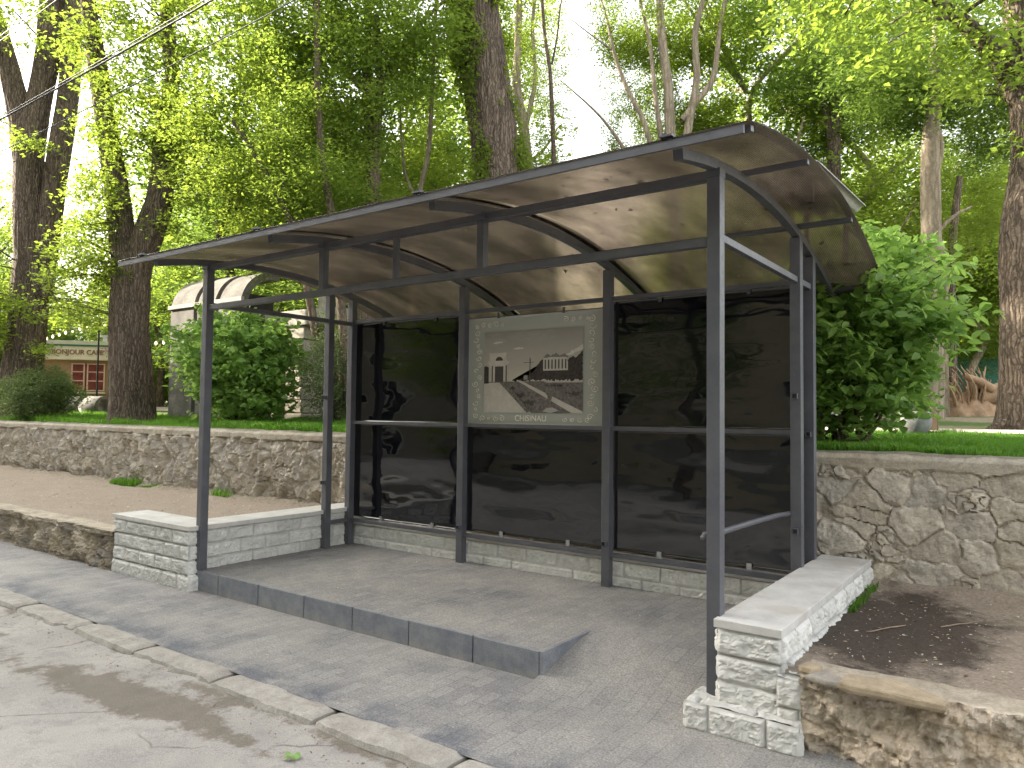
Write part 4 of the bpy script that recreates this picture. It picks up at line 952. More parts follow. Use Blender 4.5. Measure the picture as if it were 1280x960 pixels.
# park trees further back
def proj(p):
    d = np.asarray(p, float)-CAM; z = d@Fv; return 640+FPX*(d@Rv)/z, 480-FPX*(d@Uv)/z, z
gt = []
def stock_tree(kind, mat, bark, h, seed):
    t = empty('park_tree', (0, 0, 0)); r = random.Random(seed)
    pth = [(0, 0, -.3, .16)] + [(r.uniform(-.18, .18)*i, r.uniform(-.18, .18)*i, h*i/6, .15-.018*i) for i in range(1, 7)]
    paths = [pth]
    for k in range(9):
        i = r.randint(2, 5); a_ = r.uniform(0, 6.28); b = pth[i]; ln = r.uniform(1.2, 2.4)
        paths.append([(b[0], b[1], b[2], .05), (b[0]+ln*.5*math.cos(a_), b[1]+ln*.5*math.sin(a_), b[2]+.6, .035), (b[0]+ln*math.cos(a_), b[1]+ln*math.sin(a_), b[2]+1.5, .015)])
    V, F = trunk_geo(paths, seed, segs=14, step=.25, ridge=.04)
    link('trunk', np_mesh('trunk', V, F, bark, True), t, (0, 0, 0))
    add_crown(t, kind, mat, (0, 0, h*.80), (1.25, 1.25, 1.2), 0); add_crown(t, (kind+1) % 3, mat, (.5, .3, h*.42), (1.1, 1.1, .8), 2)
    return t
def clone(o, parent=None):
    c = o.copy(); COL.objects.link(c); c.parent = parent
    for ch in list(o.children): clone(ch, c)
    return c
stocks = [stock_tree(0, LEAF[0], BARK_THIN, 7.0, 1), stock_tree(1, LEAF[1], BARK_PALE, 7.5, 2), stock_tree(2, LEAF[0], BARK_PALE, 8.0, 3), stock_tree(1, LEAF[2], BARK_DARK, 7.5, 4)]
desc = ['sunlit fresh green tree further back in the park', 'mid green bushy tree with pale trunk in the park', 'tall fresh green tree with pale trunk in the park', 'deep green shady tree further back in the park']
GAPS = [(735, 46), (108, 26)]
far_list = []
r = random.Random(77); used = set(); spots = []
for row, (d, du, jit) in enumerate(((19, 88, 26), (25, 76, 26), (33, 66, 24), (44, 60, 20), (58, 56, 20))):
    u = -260 + row*31
    while u < 1560:
        uu = u+r.uniform(-jit, jit); dd = d*r.uniform(.92, 1.1); u += du
        g = at(uu, 520, dd); 
        if g[1] < 5.2: continue
        sc = r.uniform(.85, 1.2)*(1+.012*max(0, dd-25))
        wpx = 1.9*sc*FPX/dd
        if abs(uu-735) < 40+wpx*.7: continue
        if abs(uu-108) < 26+wpx*.8 and dd < 38: continue
        if abs(uu-108) < 60 and dd >= 38: sc = .85
        if 40 < uu < 230 and 15 < dd < 33: continue        # open ground round the cafe hut and the arch
        if uu > 1120 and dd < 22: continue
        spots.append((g[0], g[1], dd, sc, uu))
for i, (x, y, dd, sc, uu) in enumerate(spots):
    kd = r.choices([0, 1, 2, 3], weights=[3, 2, 2, 3 if uu > 930 or uu < 300 else 1.2])[0]
    t = stocks[kd] if kd not in used else clone(stocks[kd]); used.add(kd)
    t.location = (x, y, float(park_z(y))-.1); t.rotation_euler = (0, 0, r.uniform(0, 6.28)); t.scale = (sc, sc, sc*r.uniform(.95, 1.15))
    far_list.append((uu, dd, kd, t))
MARKS = [(-300, 'left of the double-stemmed tree'), (75, 'between the two big forked trunks'), (230, 'above the concrete arch'), (330, 'over the left end of the roof'), (420, 'by the twin-stemmed maple'),
         (520, 'left of the ivy-clad trunk'), (640, 'between ivy-clad trunk and sky gap'), (780, 'behind the multi-stemmed ash'), (930, 'behind the roof peak'), (1060, 'above the flowering bush'), (1180, 'by the right edge trunk')]
look = ['fresh green tree', 'mid green bushy tree', 'tall slim-crowned tree', 'deep green shady tree']; rown = ['nearest row', 'second row', 'middle row', 'fourth row', 'farthest row']; seen = {}
for uu, dd, kd, t in far_list:
    m_ = [n for a_, n in MARKS if uu >= a_][-1]; rw = min(range(5), key=lambda q: abs((19, 25, 33, 44, 58)[q]-dd)); seen.setdefault((kd, m_, rw), []).append((uu, t))
for (kd, m_, rw), lst in seen.items():
    lst.sort(key=lambda q: q[0])
    for k, (uu, t) in enumerate(lst):
        side = '' if len(lst) == 1 else (['left one ', 'right one '] if len(lst) == 2 else ['leftmost ', 'middle ', 'rightmost '])[min(k, 2)]
        tag(t, f'{side}{look[kd]} {m_}, {rown[rw]}', 'tree', 'trees further back in the park')
# low scrub that fills the view below the crowns
def bush(name, label, centre, rx, ry, rz, n, leaf, mat, tpl=T_LEAF, seed=1, cat='bush', group=None, stems=7, per=22, crad=.22, tilt=.7, flowers=0, low=.0, shoots=26):
    base = Vector((centre[0], centre[1], float(park_z(centre[1]))-.05)); t = empty(name, base); tag(t, label, cat, group)
    r = np.random.default_rng(seed); u = r.normal(0, 1, (n*2, 3)); u /= np.linalg.norm(u, axis=1)[:, None]; rr = r.uniform(.35, 1, len(u))**.5
    lump = 1+.60*fbm(u[:, 0]*2.3+seed, u[:, 1]*2.3, u[:, 2]*2.3, seed=seed, oct=3)
    P = u*(rr*lump)[:, None]*np.array([rx, ry, rz])+np.array([0, 0, rz*.98+low]); P = P[P[:, 2] > .12+low*.6][:n]
    pos, idx = clump_pts(P, crad, per, flat=.6, r=r); tc = r.normal(0, .15, len(P))[idx]
    # arching shoots that leave the body
    uo = r.normal(0, 1, (shoots, 3)); uo[:, 2] = np.abs(uo[:, 2])*.8-.15; uo /= np.linalg.norm(uo, axis=1)[:, None]+1e-9; S = []; paths_ = []
    for q in uo:
        p0 = q*np.array([rx, ry, rz])*.75+np.array([0, 0, rz*.98+low]); ln = r.uniform(.3, .62)*min(1.2, rz); k_ = np.linspace(0, 1, 15)[:, None]
        dd = q*np.array([1, 1, .5])+np.array([0, 0, .75]); dd /= np.linalg.norm(dd); pt = p0+dd*ln*1.25*k_+np.array([q[0]*.2, q[1]*.2, -.42])*ln*k_**2; paths_.append(pt[::5])
        S.append(pt+r.normal(0, .028, pt.shape)); S.append(pt+r.normal(0, .045, pt.shape))
    if shoots: S = np.concatenate(S); pos = np.concatenate([pos, S]); tc = np.concatenate([tc, np.full(len(S), .18)])
    pos[:, 2] = np.maximum(pos[:, 2], .06)
    V, F, T = leaf_geo(pos, leaf, tpl, tilt=tilt, droop=.45, r=r, tint_c=tc)
    link('foliage', np_mesh('foliage', V, F, mat, False, T), t, (0, 0, 0))
    mb = MB()
    for pt in paths_: mb.tube(pt, .005, 5, False)
    for k in range(stems):
        q = P[r.integers(len(P))]; a_ = r.uniform(0, 6.28)
        b0 = np.array([.12*rx*math.cos(a_), .12*ry*math.sin(a_), -.02]); mb.tube([b0, b0*.4+q*.45+np.array([0, 0, -.1]), q], [.026, .017, .007], 6, False)
    link('stem', mb.mesh('stem', BARK_THIN, True), t, (0, 0, 0))
    if flowers:
        sel = pos[r.choice(len(pos), flowers)]; C = []
        for q in sel: C.append(q+r.normal(0, .018, (6, 3)))
        V, F, T = leaf_geo(np.concatenate(C), .035, T_RHOMB, tilt=.8, r=r); link('blossom', np_mesh('blossom', V, F, m_plain('white_petal', (.8, .8, .74), .6, .05), False, T), t, (0, 0, 0))
    return t
def under(u, d): p = at(u, 500, d); return p
b = at(1092, 500, 6.95)
bush('flowering_bush', 'large glossy green bush with small white flowers right behind the shelter', (b[0]-.22, 3.40, 0), .86, .62, .92, 430, .108, LEAF_BUSH, seed=5, per=16, crad=.18, flowers=42, stems=14, low=.14, shoots=70)
bush('flowering_bush', 'tall light green shoots of bush reaching above the shelter roof end', (b[0]-.55, 3.70, 0), .30, .36, 1.12, 100, .10, LEAF_BUSH, seed=6, per=12, crad=.22, stems=9, low=.15, shoots=14)
b = at(285, 500, 13.2)
bush('leafy_bush', 'broad bright green bush beside the curved concrete arch', (b[0], b[1]+.2, 0), 1.1, .9, .98, 520, .115, LEAF_BUSH, seed=7, per=17, crad=.24, stems=14, low=.18, shoots=70)
b = at(402, 500, 12.2)
bush('clipped_shrub', 'fine-leaved grey-green shrub by the thin left post', (b[0], b[1]+.3, 0), .52, .5, .98, 420, .040, LEAF_HEDGE, tpl=T_RHOMB, seed=8, per=40, crad=.17, stems=8)
b = at(452, 500, 12.4)
bush('clipped_shrub', 'fine-leaved shrub half hidden by the back corner post', (b[0]+.2, b[1]+.3, 0), .5, .5, .9, 300, .045, LEAF_HEDGE, tpl=T_RHOMB, seed=18, per=34, crad=.17, stems=8)
b = at(48, 500, 17.2)
bush('clipped_shrub', 'low grey-green feathery shrub at the foot of the double-stemmed tree', (b[0], max(b[1], 3.3), 0), 1.0, .8, .60, 480, .06, LEAF_HEDGE, tpl=T_RHOMB, seed=9, per=34, crad=.2, stems=10)
k = 0
for d, du in ((36, 90), (50, 80)):
    u = -150
    while u < 1450:
        uu = u+r.uniform(-20, 20); u += du
        g = at(uu, 520, d*r.uniform(.93, 1.08))
        if g[1] < 6 or abs(uu-108) < 60: continue
        if k == 0: sb = bush('scrub_bush', 'rounded dark green bush far back under the park trees', (g[0], g[1], 0), 2.4, 1.6, 1.6, 300, .2, LEAF[2], T_RHOMB, 55, group='bushes far back in the park', per=22, crad=.6, stems=5); o = sb
        else:
            o = clone(sb)
        o['label'] = 'dark rounded bush '+[n for a_, n in MARKS if uu >= a_][-1]+(', nearer row' if d == 36 else ', farther row'); o.location = (g[0], g[1], float(park_z(g[1]))-.1); o.rotation_euler = (0, 0, r.uniform(0, 6)); s_ = r.uniform(.8, 1.4); o.scale = (s_, s_, s_*r.uniform(.9, 1.3)); k += 1
# far wood that closes the park
cl = []
for x in np.arange(-190, 90, 4.2):
    for y0 in (78, 92):
        for z in (2, 6, 10.5, 15):
            if rng.random() < .82: cl.append((x+rng.uniform(-3, 3), y0+rng.uniform(-5, 5), 2.6+z+rng.uniform(-1.5, 1.5)))
for y in np.arange(12, 80, 4.2):
    for z in (2, 6, 10, 14):
        for x0 in (-128, -112): cl.append((x0+rng.uniform(-4, 4), y, 2+z+rng.uniform(-1.5, 1.5)))
cl = np.array(cl); pos, idx = clump_pts(cl, 3.2, 90, flat=.9); V, F, T = leaf_geo(pos, .62, tilt=.8, tint_c=rng.normal(0, .15, len(cl))[idx])
tag(link('far_wood', np_mesh('far_wood', V, F, LEAF[1], False, T)), 'distant wood closing the park behind all the trees', 'wood', kind='stuff')

# grass
def grass(name, x0, x1, y0, y1, n, h, label, zf, seed, clumpy=.0):
    r = np.random.default_rng(seed); x = r.uniform(x0, x1, n); y = r.uniform(y0, y1, n); k = fbm(x*1.5, y*1.5, seed=seed) > clumpy; x, y = x[k], y[k]; m = len(x)
    z = zf(x, y); a_ = r.uniform(0, 2*np.pi, m); hh = h*r.uniform(.45, 1.3, m)*np.clip(.85+.9*fbm(x*2.2, y*2.2, seed=seed+9), .25, 1.6); w_ = .0035+.002*r.random(m)
    ln = r.normal(0, .4, (m, 2))*hh[:, None]; b0 = np.stack([x, y, z], -1); s = np.stack([np.cos(a_)*w_, np.sin(a_)*w_, 0*a_], -1)
    mid = b0+np.stack([ln[:, 0]*.3, ln[:, 1]*.3, hh*.6], -1); tip = b0+np.stack([ln[:, 0], ln[:, 1], hh], -1)
    V = np.stack([b0-s, b0+s, mid+s*.8, mid-s*.8, tip], 1).reshape(-1, 3); o = (np.arange(m)*5)[:, None]
    T = np.repeat(np.clip(.5+r.normal(0, .25, m), 0, 1), 5)[:, None]*np.ones((1, 3))
    return tag(link(name, np_mesh(name, V, [np.array([[0, 1, 2, 3]])+o, np.array([[3, 2, 4]])+o], GRASSM, False, T)), label, 'grass', kind='stuff')
grass('grass', -.3, 3.2, 2.66, 5.45, 46000, .062, 'short bright lawn grass behind the wall on the right', lambda x, y: park_z(y), 3, -.6)
grass('grass', -13, -4.5, 2.66, 5.45, 60000, .10, 'lawn grass behind the wall on the left', lambda x, y: park_z(y), 4, -.5)
grass('grass', -22, -13, 2.66, 6, 26000, .12, 'lawn grass behind the wall near the cafe hut', lambda x, y: park_z(y), 5, -.4)
grass('grass_tuft', -11.6, -10.3, 2.15, 2.36, 1400, .07, 'small weed tufts growing at the foot of the rubble wall', lambda x, y: dirt_z(x, y)+.045, 6, -.1)
grass('grass_tuft', -8.6, -7.6, 2.2, 2.36, 500, .10, 'weeds at the wall foot beside the pale block wall', lambda x, y: dirt_z(x, y)+.045, 7, .1)
grass('grass_tuft', .42, .47, 1.4, 2.3, 160, .05, 'weeds along the pale block wall on the dirt', dirt_z, 8, -.5)
#@@PART3
# ------------------------------------------------------------------ things in the park
def lb(mb, name, mat, parent, smooth=False, bevel=0):
    o = link(name, mb.mesh(name, mat, smooth), parent, (0, 0, 0))
    if bevel:
        m = o.modifiers.new('bevel', 'BEVEL'); m.width = bevel; m.segments = 2; m.limit_method = 'ANGLE'
    return o
# cafe hut
o3 = at(92, 514, 28.0); hut = empty('cafe_hut', (o3[0], o3[1], float(park_z(o3[1]))-.05)); hut.rotation_euler = (0, 0, math.atan2(Rv[1], Rv[0])+.22)
tag(hut, 'small tan cafe hut with cream fascia sign and red window between the two big trunks', 'cafe hut')
WALLM = m_plain('tan_hut_boards', (.36, .23, .13), .7, .15, 6, .3, streak=6); CREAM = m_plain('cream_paint', (.62, .56, .42), .6, .1, 4, .1)
GREENP = m_plain('dark_green_paint', (.03, .12, .07), .5, .2, 5, .1); REDIN = m_plain('red_interior', (.17, .03, .022), .6, .5, 5, .1)
lb(MB().box(-1.7, 1.55, .02, 2.2, 0, 2.0), 'wall', WALLM, hut)
for z in np.arange(.15, 1.0, .16): lb(MB().box(-1.68, .95, -.0, .018, z, z+.012), 'board_joint', m_plain('joint', (.2, .13, .08)), hut) if z < .2 else None
lb(MB().box(-1.9, 1.75, -.30, 2.3, 1.96, 2.06), 'cornice', CREAM, hut, bevel=.01); lb(MB().box(-1.8, 1.65, -.16, 2.25, 2.06, 2.48), 'fascia', CREAM, hut, bevel=.01)
rf = lb(MB().box(-1.86, 1.72, -.20, 2.3, 2.482, 2.54), 'roof', GREENP, hut); lb(MB().box(-1.4, 1.3, .2, 2.0, 2.54, 2.72), 'upper_roof', CREAM, hut)
lb(MB().box(.78, .92, .5, .64, 2.54, 2.92).box(.62, 1.06, .45, .70, 2.92, 2.98), 'vent_pipe', m_plain('tin', (.5, .52, .5), .4, .1, 4, 0, .6), hut)
wn = lb(MB().box(-.10, 1.02, -.005, .015, .82, 1.82), 'window', REDIN, hut)
fr = MB(); 
for x in (-.12, .30, .42, 1.0): fr.box(x, x+.05, -.04, -.006, .80, 1.84)
for z in (.80, 1.16, 1.50, 1.80): fr.box(-.069, .299, -.035, -.007, z, z+.04).box(.471, .999, -.035, -.007, z, z+.04)
lb(fr, 'window_frame', m_plain('pink_cream_frame', (.60, .42, .33), .6, .1), wn)
lb(MB().box(-.2, 1.1, -.14, -.0, .70, .765), 'counter', CREAM, hut)
dr = lb(MB().box(1.16, 1.54, -.03, .018, .12, 1.86), 'door', GREENP, hut); lb(MB().box(1.22, 1.26, -.07, -.031, .9, 1.1), 'handle', ZINC, dr)
tx = link('sign_lettering', text_mesh('sign_lettering', 'BONJOUR CAFE', .25, m_plain('brown_letter', (.22, .10, .05), .6, .1), .01, 'CENTER', .004), hut, (.12, -.175, 2.17)); tx.rotation_euler = (math.pi/2, 0, 0); tx.scale = (.98, 1, 1)
FLOW = m_plain('purple_flowers', (.30, .12, .16), .8, .5, 30, 0)
for cx in (-1.15, 1.45):
    V, F, T = leaf_geo(rng.normal(0, 1, (260, 3))*np.array([.22, .10, .09])+np.array([cx, -.28, 2.30]), .07, tilt=1.0)
    link('flower_garland', np_mesh('flower_garland', V, F, FLOW, False, T), hut, (0, 0, 0))
# string lights above the hut
BULB = m_emit('lit_bulb', (1, .78, .42), 1.2); WIRE = m_plain('black_wire', (.02, .02, .02), .6, .1)
def lights(pts, n, d, label):
    P = [at(u, v, d) for u, v in pts]; t = empty('string_lights', P[0]); tag(t, label, 'string lights')
    b0 = P[0]; s = np.linspace(0, len(P)-1, n); Q = np.stack([np.interp(s, range(len(P)), [p[i] for p in P]) for i in range(3)], -1)-b0
    lb(MB().tube(Q, .008, 5), 'wire', WIRE, t); bm = MB().tube([(0, 0, .03), (0, 0, 0), (0, 0, -.04), (0, 0, -.075)], [.014, .026, .034, .014], 8).mesh('bulb', BULB, True)
    for q in Q[::1]: o = link('bulb', bm, t, tuple(q))
lights([(44, 427), (62, 421), (82, 415), (104, 409), (124, 403)], 11, 25, 'warm bulbs strung in a rising line above the cafe hut roof')
lights([(124, 403), (131, 405), (142, 414)], 5, 25, 'short descending run of warm bulbs beside the forked trunk')
lights([(178, 428), (195, 428), (214, 426)], 5, 22, 'level run of warm bulbs between the forked trunk and the concrete arch')
pl_ = at(124, 403, 25); zz = float(park_z(pl_[1]))
tag(MB().tube([(pl_[0], pl_[1], zz-.1), (pl_[0], pl_[1], pl_[2]+.05)], .03, 8).build('light_pole', WIRE), 'thin dark pole carrying the warm bulbs beside the cafe hut', 'pole')
# parasol-like pale branch of flowers seen left of the hut
# concrete pipe rings
def ring(u, v, d, ln, r, label, rot):
    p = at(u, v, d); mb = MB(); n = 28; vs = []; fs = []
    for (x, rr) in ((-ln/2, r), (-ln/2+.02, r+.01), (ln/2-.05, r+.01), (ln/2, r), (ln/2, r*.76), (-ln/2, r*.76)):
        for k in range(n): a_ = 2*math.pi*k/n; vs.append((x, rr*math.cos(a_), rr*math.sin(a_)))
    for j in range(6):
        for k in range(n): fs.append((j*n+k, j*n+(k+1) % n, ((j+1) % 6)*n+(k+1) % n, ((j+1) % 6)*n+k))
    mb.add(vs, fs); t = link('concrete_ring', mb.mesh('concrete_ring', CONC_ARCH, True)); t.location = (p[0], p[1], float(park_z(p[1]))+r-.02); t.rotation_euler = (0, 0, rot)
    return tag(t, label, 'concrete ring', 'concrete rings lying by the cafe')
rt = math.atan2(Rv[1], Rv[0])
q0 = at(97, 512, 20.6); ring(97, 512, 20.8, .52, .27, 'left concrete ring lying on its side in front of the cafe hut', rt-.35); ring(121, 512, 20.4, .56, .27, 'right concrete ring lying on its side with its open end towards the trunk', rt-.35)

# curved concrete arch: vertical strips bending back at the top
ar = empty('concrete_arch', (-12.8, 4.6, 1.3)); tag(ar, 'tall curved concrete arcade with dark slots behind the leafy bush', 'concrete arch')
def strip(x0, x1, y0, zb, zt, rad, th, depth):
    pr = [(y0, zb), (y0, zt-rad)] + [(y0+rad-rad*math.cos(a_), zt-rad+rad*math.sin(a_)) for a_ in np.linspace(.12, math.pi/2, 14)] + [(y0+rad+depth, zt)]
    pi2 = [(y0+th, zb), (y0+th, zt-rad)] + [(y0+rad-(rad-th)*math.cos(a_), zt-rad+(rad-th)*math.sin(a_)) for a_ in np.linspace(.12, math.pi/2, 14)] + [(y0+rad+depth, zt-th)]
    n = len(pr); vs = [(x0, *p) for p in pr]+[(x1, *p) for p in pr]+[(x0, *p) for p in pi2]+[(x1, *p) for p in pi2]; fs = []
    for i in range(n-1):
        fs += [(i, i+1, n+i+1, n+i), (2*n+i, 3*n+i, 3*n+i+1, 2*n+i+1), (i, 2*n+i, 2*n+i+1, i+1), (n+i, n+i+1, 3*n+i+1, 3*n+i)]
    fs += [(n-1, 3*n-1, 4*n-1, 2*n-1), (0, n, 3*n, 2*n)]
    return MB().add(vs, fs)
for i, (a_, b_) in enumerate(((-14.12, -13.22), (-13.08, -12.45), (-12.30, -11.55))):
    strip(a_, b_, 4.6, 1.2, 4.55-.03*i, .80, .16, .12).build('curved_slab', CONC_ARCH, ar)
MB().box(-14.16, -11.45, 4.55, 4.62, 3.80, 3.88).build('band', CONC, ar); MB().box(-14.0, -11.7, 4.775, 5.5, 1.2, 4.0).build('slot_shade_backing', m_plain('slot_shade_dark', (.05, .045, .04), .9), ar)  # near-black backing behind the strips paints the shade in the slots
# stone gate: block pillar and beam
g = at(377, 520, 14.6); sg = empty('stone_gate', (g[0], g[1], float(park_z(g[1])))); tag(sg, 'pale stone block pillar with a heavy beam across its top behind the fine-leaved shrub', 'gate')
bz = -.1; rr_ = random.Random(8); ST = m_plain('pale_block', (.40, .36, .30), .9, .25, 6, .5)
k = 0
while bz < 1.75:
    h_ = rr_.uniform(.24, .34); w_ = .29+rr_.uniform(-.02, .02)+(.12*max(0, bz-1.3)); lb(MB().box(-w_, w_, -.25, .25, bz+.006, bz+h_-.006), 'block', ST, sg, bevel=.02); bz += h_; k += 1
lb(MB().box(-.85, 1.2, -.3, .3, bz, bz+.30), 'beam', CONC, sg, bevel=.015)
pp3 = at(378, 385, 14.9); tag(MB().tube([(pp3[0], pp3[1]+.5, float(park_z(pp3[1]))-.1), (pp3[0], pp3[1]+.5, pp3[2]+.55)], .085, 10).build('lamp_pole', CONC_LIGHT), 'pale round pole rising just behind the stone gate beam', 'pole')

# grey stone ball planter and short post on the lawn edge
p = at(1143, 533, 8.35); br = .175
mb = MB(); vs = []; fs = []; n = 26; prof = [(.55, -.92), (.8, -.6), (.97, -.2), (1.0, .12), (.95, .45), (.86, .62), (.80, .62), (.80, .50), (0.02, .45)]
for (rr0, zz0) in prof:
    for k in range(n): a_ = 2*math.pi*k/n; wv = 1+.02*math.sin(9*a_)*(zz0 > -.5)*(zz0 < .6); vs.append((rr0*br*wv*math.cos(a_), rr0*br*wv*math.sin(a_), zz0*br*1.05))
for j in range(len(prof)-1):
    for k in range(n): fs.append((j*n+k, j*n+(k+1) % n, (j+1)*n+(k+1) % n, (j+1)*n+k))
bl = link('planter', MB().add(vs, fs).mesh('planter', m_plain('grey_cast_stone', (.22, .22, .225), .8, .3, 10, .5), True)); bl.location = (p[0], p[1], float(park_z(p[1]))+.16)
tag(bl, 'round grey stone planter bowl on the lawn beside the flowering bush', 'planter')
p = at(1166, 530, 8.9); mb = MB().box(p[0]-.05, p[0]+.05, p[1]-.05, p[1]+.05, float(park_z(p[1]))-.05, float(park_z(p[1]))+.22)
tag(mb.build('post_stub', m_plain('brown_wood', (.07, .045, .03), .9)), 'short brown wooden stub beside the round planter', 'post')

# uprooted stump
WOOD = m_plain('weathered_root_wood', (.34, .23, .145), .9, .35, 5, .6)
sp = at(1216, 518, 14.2); sz = float(park_z(sp[1])); st = empty('uprooted_stump', (sp[0], sp[1], sz)); st.rotation_euler = (0, 0, math.atan2(Rv[1], Rv[0])); tag(st, 'upturned tan tree stump with a fan of bare roots in front of the green fence', 'stump')
th = np.linspace(0, 2*np.pi, 40, endpoint=False); ph = np.linspace(0, math.pi/2, 18); TH, PH = np.meshgrid(th, ph, indexing='ij')
rx = 1+.22*fbm(np.cos(TH)*2.2, np.sin(TH)*2.2, PH*2, seed=5)+.10*np.sin(TH*11+PH*3)
V = np.stack([(.62*rx*np.cos(TH)*np.cos(PH))-.05, .42*rx*np.sin(TH)*np.cos(PH), .44*rx*np.sin(PH)-.03], -1).reshape(-1, 3)
i = np.arange(40*18).reshape(40, 18); j = np.roll(i, -1, 0); F = np.stack([i[:, :-1], j[:, :-1], j[:, 1:], i[:, 1:]], -1).reshape(-1, 4)
link('root_plate', np_mesh('root_plate', V, F, WOOD, True), st, (0, 0, 0))
rs = random.Random(4); paths = []
for k in range(46):
    x = rs.uniform(-.62, .25); y = rs.uniform(-.35, .1); z = .40*math.sqrt(max(.05, 1-(x/.75)**2)); L_ = rs.uniform(.25, .62); w0 = rs.uniform(.012, .026)
    lean = rs.uniform(-.5, .35); paths.append([(x*.8, y*.8, z*.6, w0*1.3), (x, y-.05, z+.1, w0), (x+lean*L_*.6, y-.1, z+L_*.6, w0*.7), (x+lean*L_, y+rs.uniform(-.1, .1), z+L_*rs.uniform(.8, 1.05), w0*.35)])
for k, pth in enumerate(paths): 
    V, F = trunk_geo([pth], k, segs=18, step=.05, ridge=.08); link('root', np_mesh('root', V, F, WOOD, True), st, (0, 0, 0))
for nm, pth in (('log', [(.05, -.15, .35, .17), (.35, -.2, .42, .20), (.62, -.15, .42, .17), (.80, -.1, .30, .13), (.95, 0, .22, .10)]), ('log', [(-.35, -.3, .75, .05), (-.1, -.35, .66, .07), (.18, -.32, .50, .09)]), ('log', [(.3, .1, .45, .10), (.7, .2, .62, .07), (1.0, .2, .66, .05)])):
    V, F = trunk_geo([pth], 9, segs=24, step=.05, ridge=.07); link(nm, np_mesh(nm, V, F, WOOD, True), st, (0, 0, 0))
# green fence
fe = at(1176, 500, 25.5); fence = empty('board_fence', (fe[0], fe[1], float(park_z(fe[1])))); tag(fence, 'dark green board fence closing the park at the right', 'fence')
fence.rotation_euler = (0, 0, rt-.12); GF = m_plain('green_fence_paint', (.02, .15, .095), .6, .2, 3, .2, streak=.4)
for k in range(9): lb(MB().box(-1.5+k*1.3+.02, -.22+k*1.3, 0, .03, .05, 1.62), 'board_panel', GF, fence); lb(MB().box(-1.56+k*1.3, -1.48+k*1.3, -.04, .05, -.1, 1.70), 'post', GF, fence)
# pale wall glimpsed behind the fence
pw_ = at(1190, 440, 58); hb = empty('pale_building', (pw_[0], pw_[1]+2, 2.6)); tag(hb, 'pale building glimpsed beyond the green fence', 'building')
hb.rotation_euler = (0, 0, rt); PAL = m_plain('white_render', (.75, .74, .70), .9, .05, 2, .1); lb(MB().box(-9, 9, 0, 8, -.2, 5.2), 'wall', PAL, hb); lb(MB().box(-9.4, 9.4, -.4, 8.4, 5.2, 5.5), 'roof', CONC, hb)
for k in range(5): lb(MB().box(-7.5+k*3.2, -6.2+k*3.2, -.05, -.004, 1.2, 2.9), 'window', PANEL, hb)

# overhead cables
def cable(a, b, r, sag, name, label, group=None, tw=False):
    a, b = np.array(a), np.array(b); n = 60; pts = []
    for i in range(n+1):
        t = i/n; p = a+(b-a)*t; p = p-np.array([0, 0, sag*4*t*(1-t)]); pts.append(p)
    mb = MB(); mb.tube(pts, r, 6)
    o = mb.build(name, m_cable, smooth=True); return tag(o, label, 'cable', group)
m_cable = m_plain('grey_cable', (.05, .052, .058), .5, .1)
def ext(u0, v0, d0, u1, v1, d1, k0=.8, k1=.8):
    a, b = at(u0, v0, d0), at(u1, v1, d1); return a-(b-a)*k0, b+(b-a)*k1
for (q, r_c, sg_, lab) in ((ext(0, 142, 12, 258, -6, 9), .015, .12, 'thick twisted overhead cable crossing the top left of the trees'),
                          (ext(0, 140, 12.2, 245, -2, 9.2), .008, .10, 'thin overhead wire running just above the thick twisted cable'),
                          (ext(0, 42, 12, 60, -3, 11), .007, .05, 'upper of two short wires crossing the top left corner'),
                          (ext(0, 48, 12, 70, -3, 11), .007, .05, 'lower of two short wires crossing the top left corner'),
                          (ext(20, 172, 12, 360, -4, 8.5, .8, .5), .008, .12, 'lowest thin overhead wire crossing both forked trunks')):
    cable(q[0], q[1], r_c, sg_, 'overhead_cable', lab)

# small things on the ground
lf = at(365, 947, 3.6); dz = (-.196-CAM[2])/(lf-CAM)[2]; lp = CAM+(lf-CAM)*dz
ang = np.linspace(0, 2*np.pi, 41)[:-1]; rad = .030*(1+.55*np.abs(np.cos(2.5*ang))**1.5*np.sign(1)+.12*np.cos(15*ang)); mb = MB()
vs = [(0, 0, .012)]+[(r0*math.cos(a0), r0*math.sin(a0), .010+.012*math.sin(3*a0)) for r0, a0 in zip(rad, ang)]
mb.add(vs, [(0, 1+k, 1+(k+1) % 40) for k in range(40)]); ml = link('maple_leaf', mb.mesh('maple_leaf', m_plain('green_leaf', (.22, .36, .10), .6, .2, 60, .1), True)); ml.location = lp; ml.rotation_euler = (0, 0, .6)
lb(MB().tube([(-.028, 0, .012), (-.055, -.008, .008)], .0012, 5), 'leaf_stalk', m_plain('stalk', (.3, .35, .12)), ml); tag(ml, 'single green maple leaf lying on the worn road', 'leaf')
TW = m_plain('dry_twig', (.33, .25, .18), .9)
def twig(a, b, label, seed):
    r = random.Random(seed); pts = []
    for i in range(8):
        t = i/7; x = a[0]+(b[0]-a[0])*t+r.uniform(-.006, .006); y = a[1]+(b[1]-a[1])*t+r.uniform(-.008, .008); pts.append((x, y, float(dirt_z(x, y))+.010))
    mb = MB().tube(pts, [.004]*7+[.002], 6); q = pts[4]; mb.tube([q, (q[0]+.05, q[1]+.03, q[2]+.006)], .002, 5); tag(mb.build('twig', TW, smooth=True), label, 'twig')
twig((.62, .98), (.80, 1.25), 'thin dry twig lying on the dark soil nearer the pale block wall', 1); twig((.98, 1.35), (1.14, 1.62), 'forked dry twig on the dirt further from the pale block wall', 2)
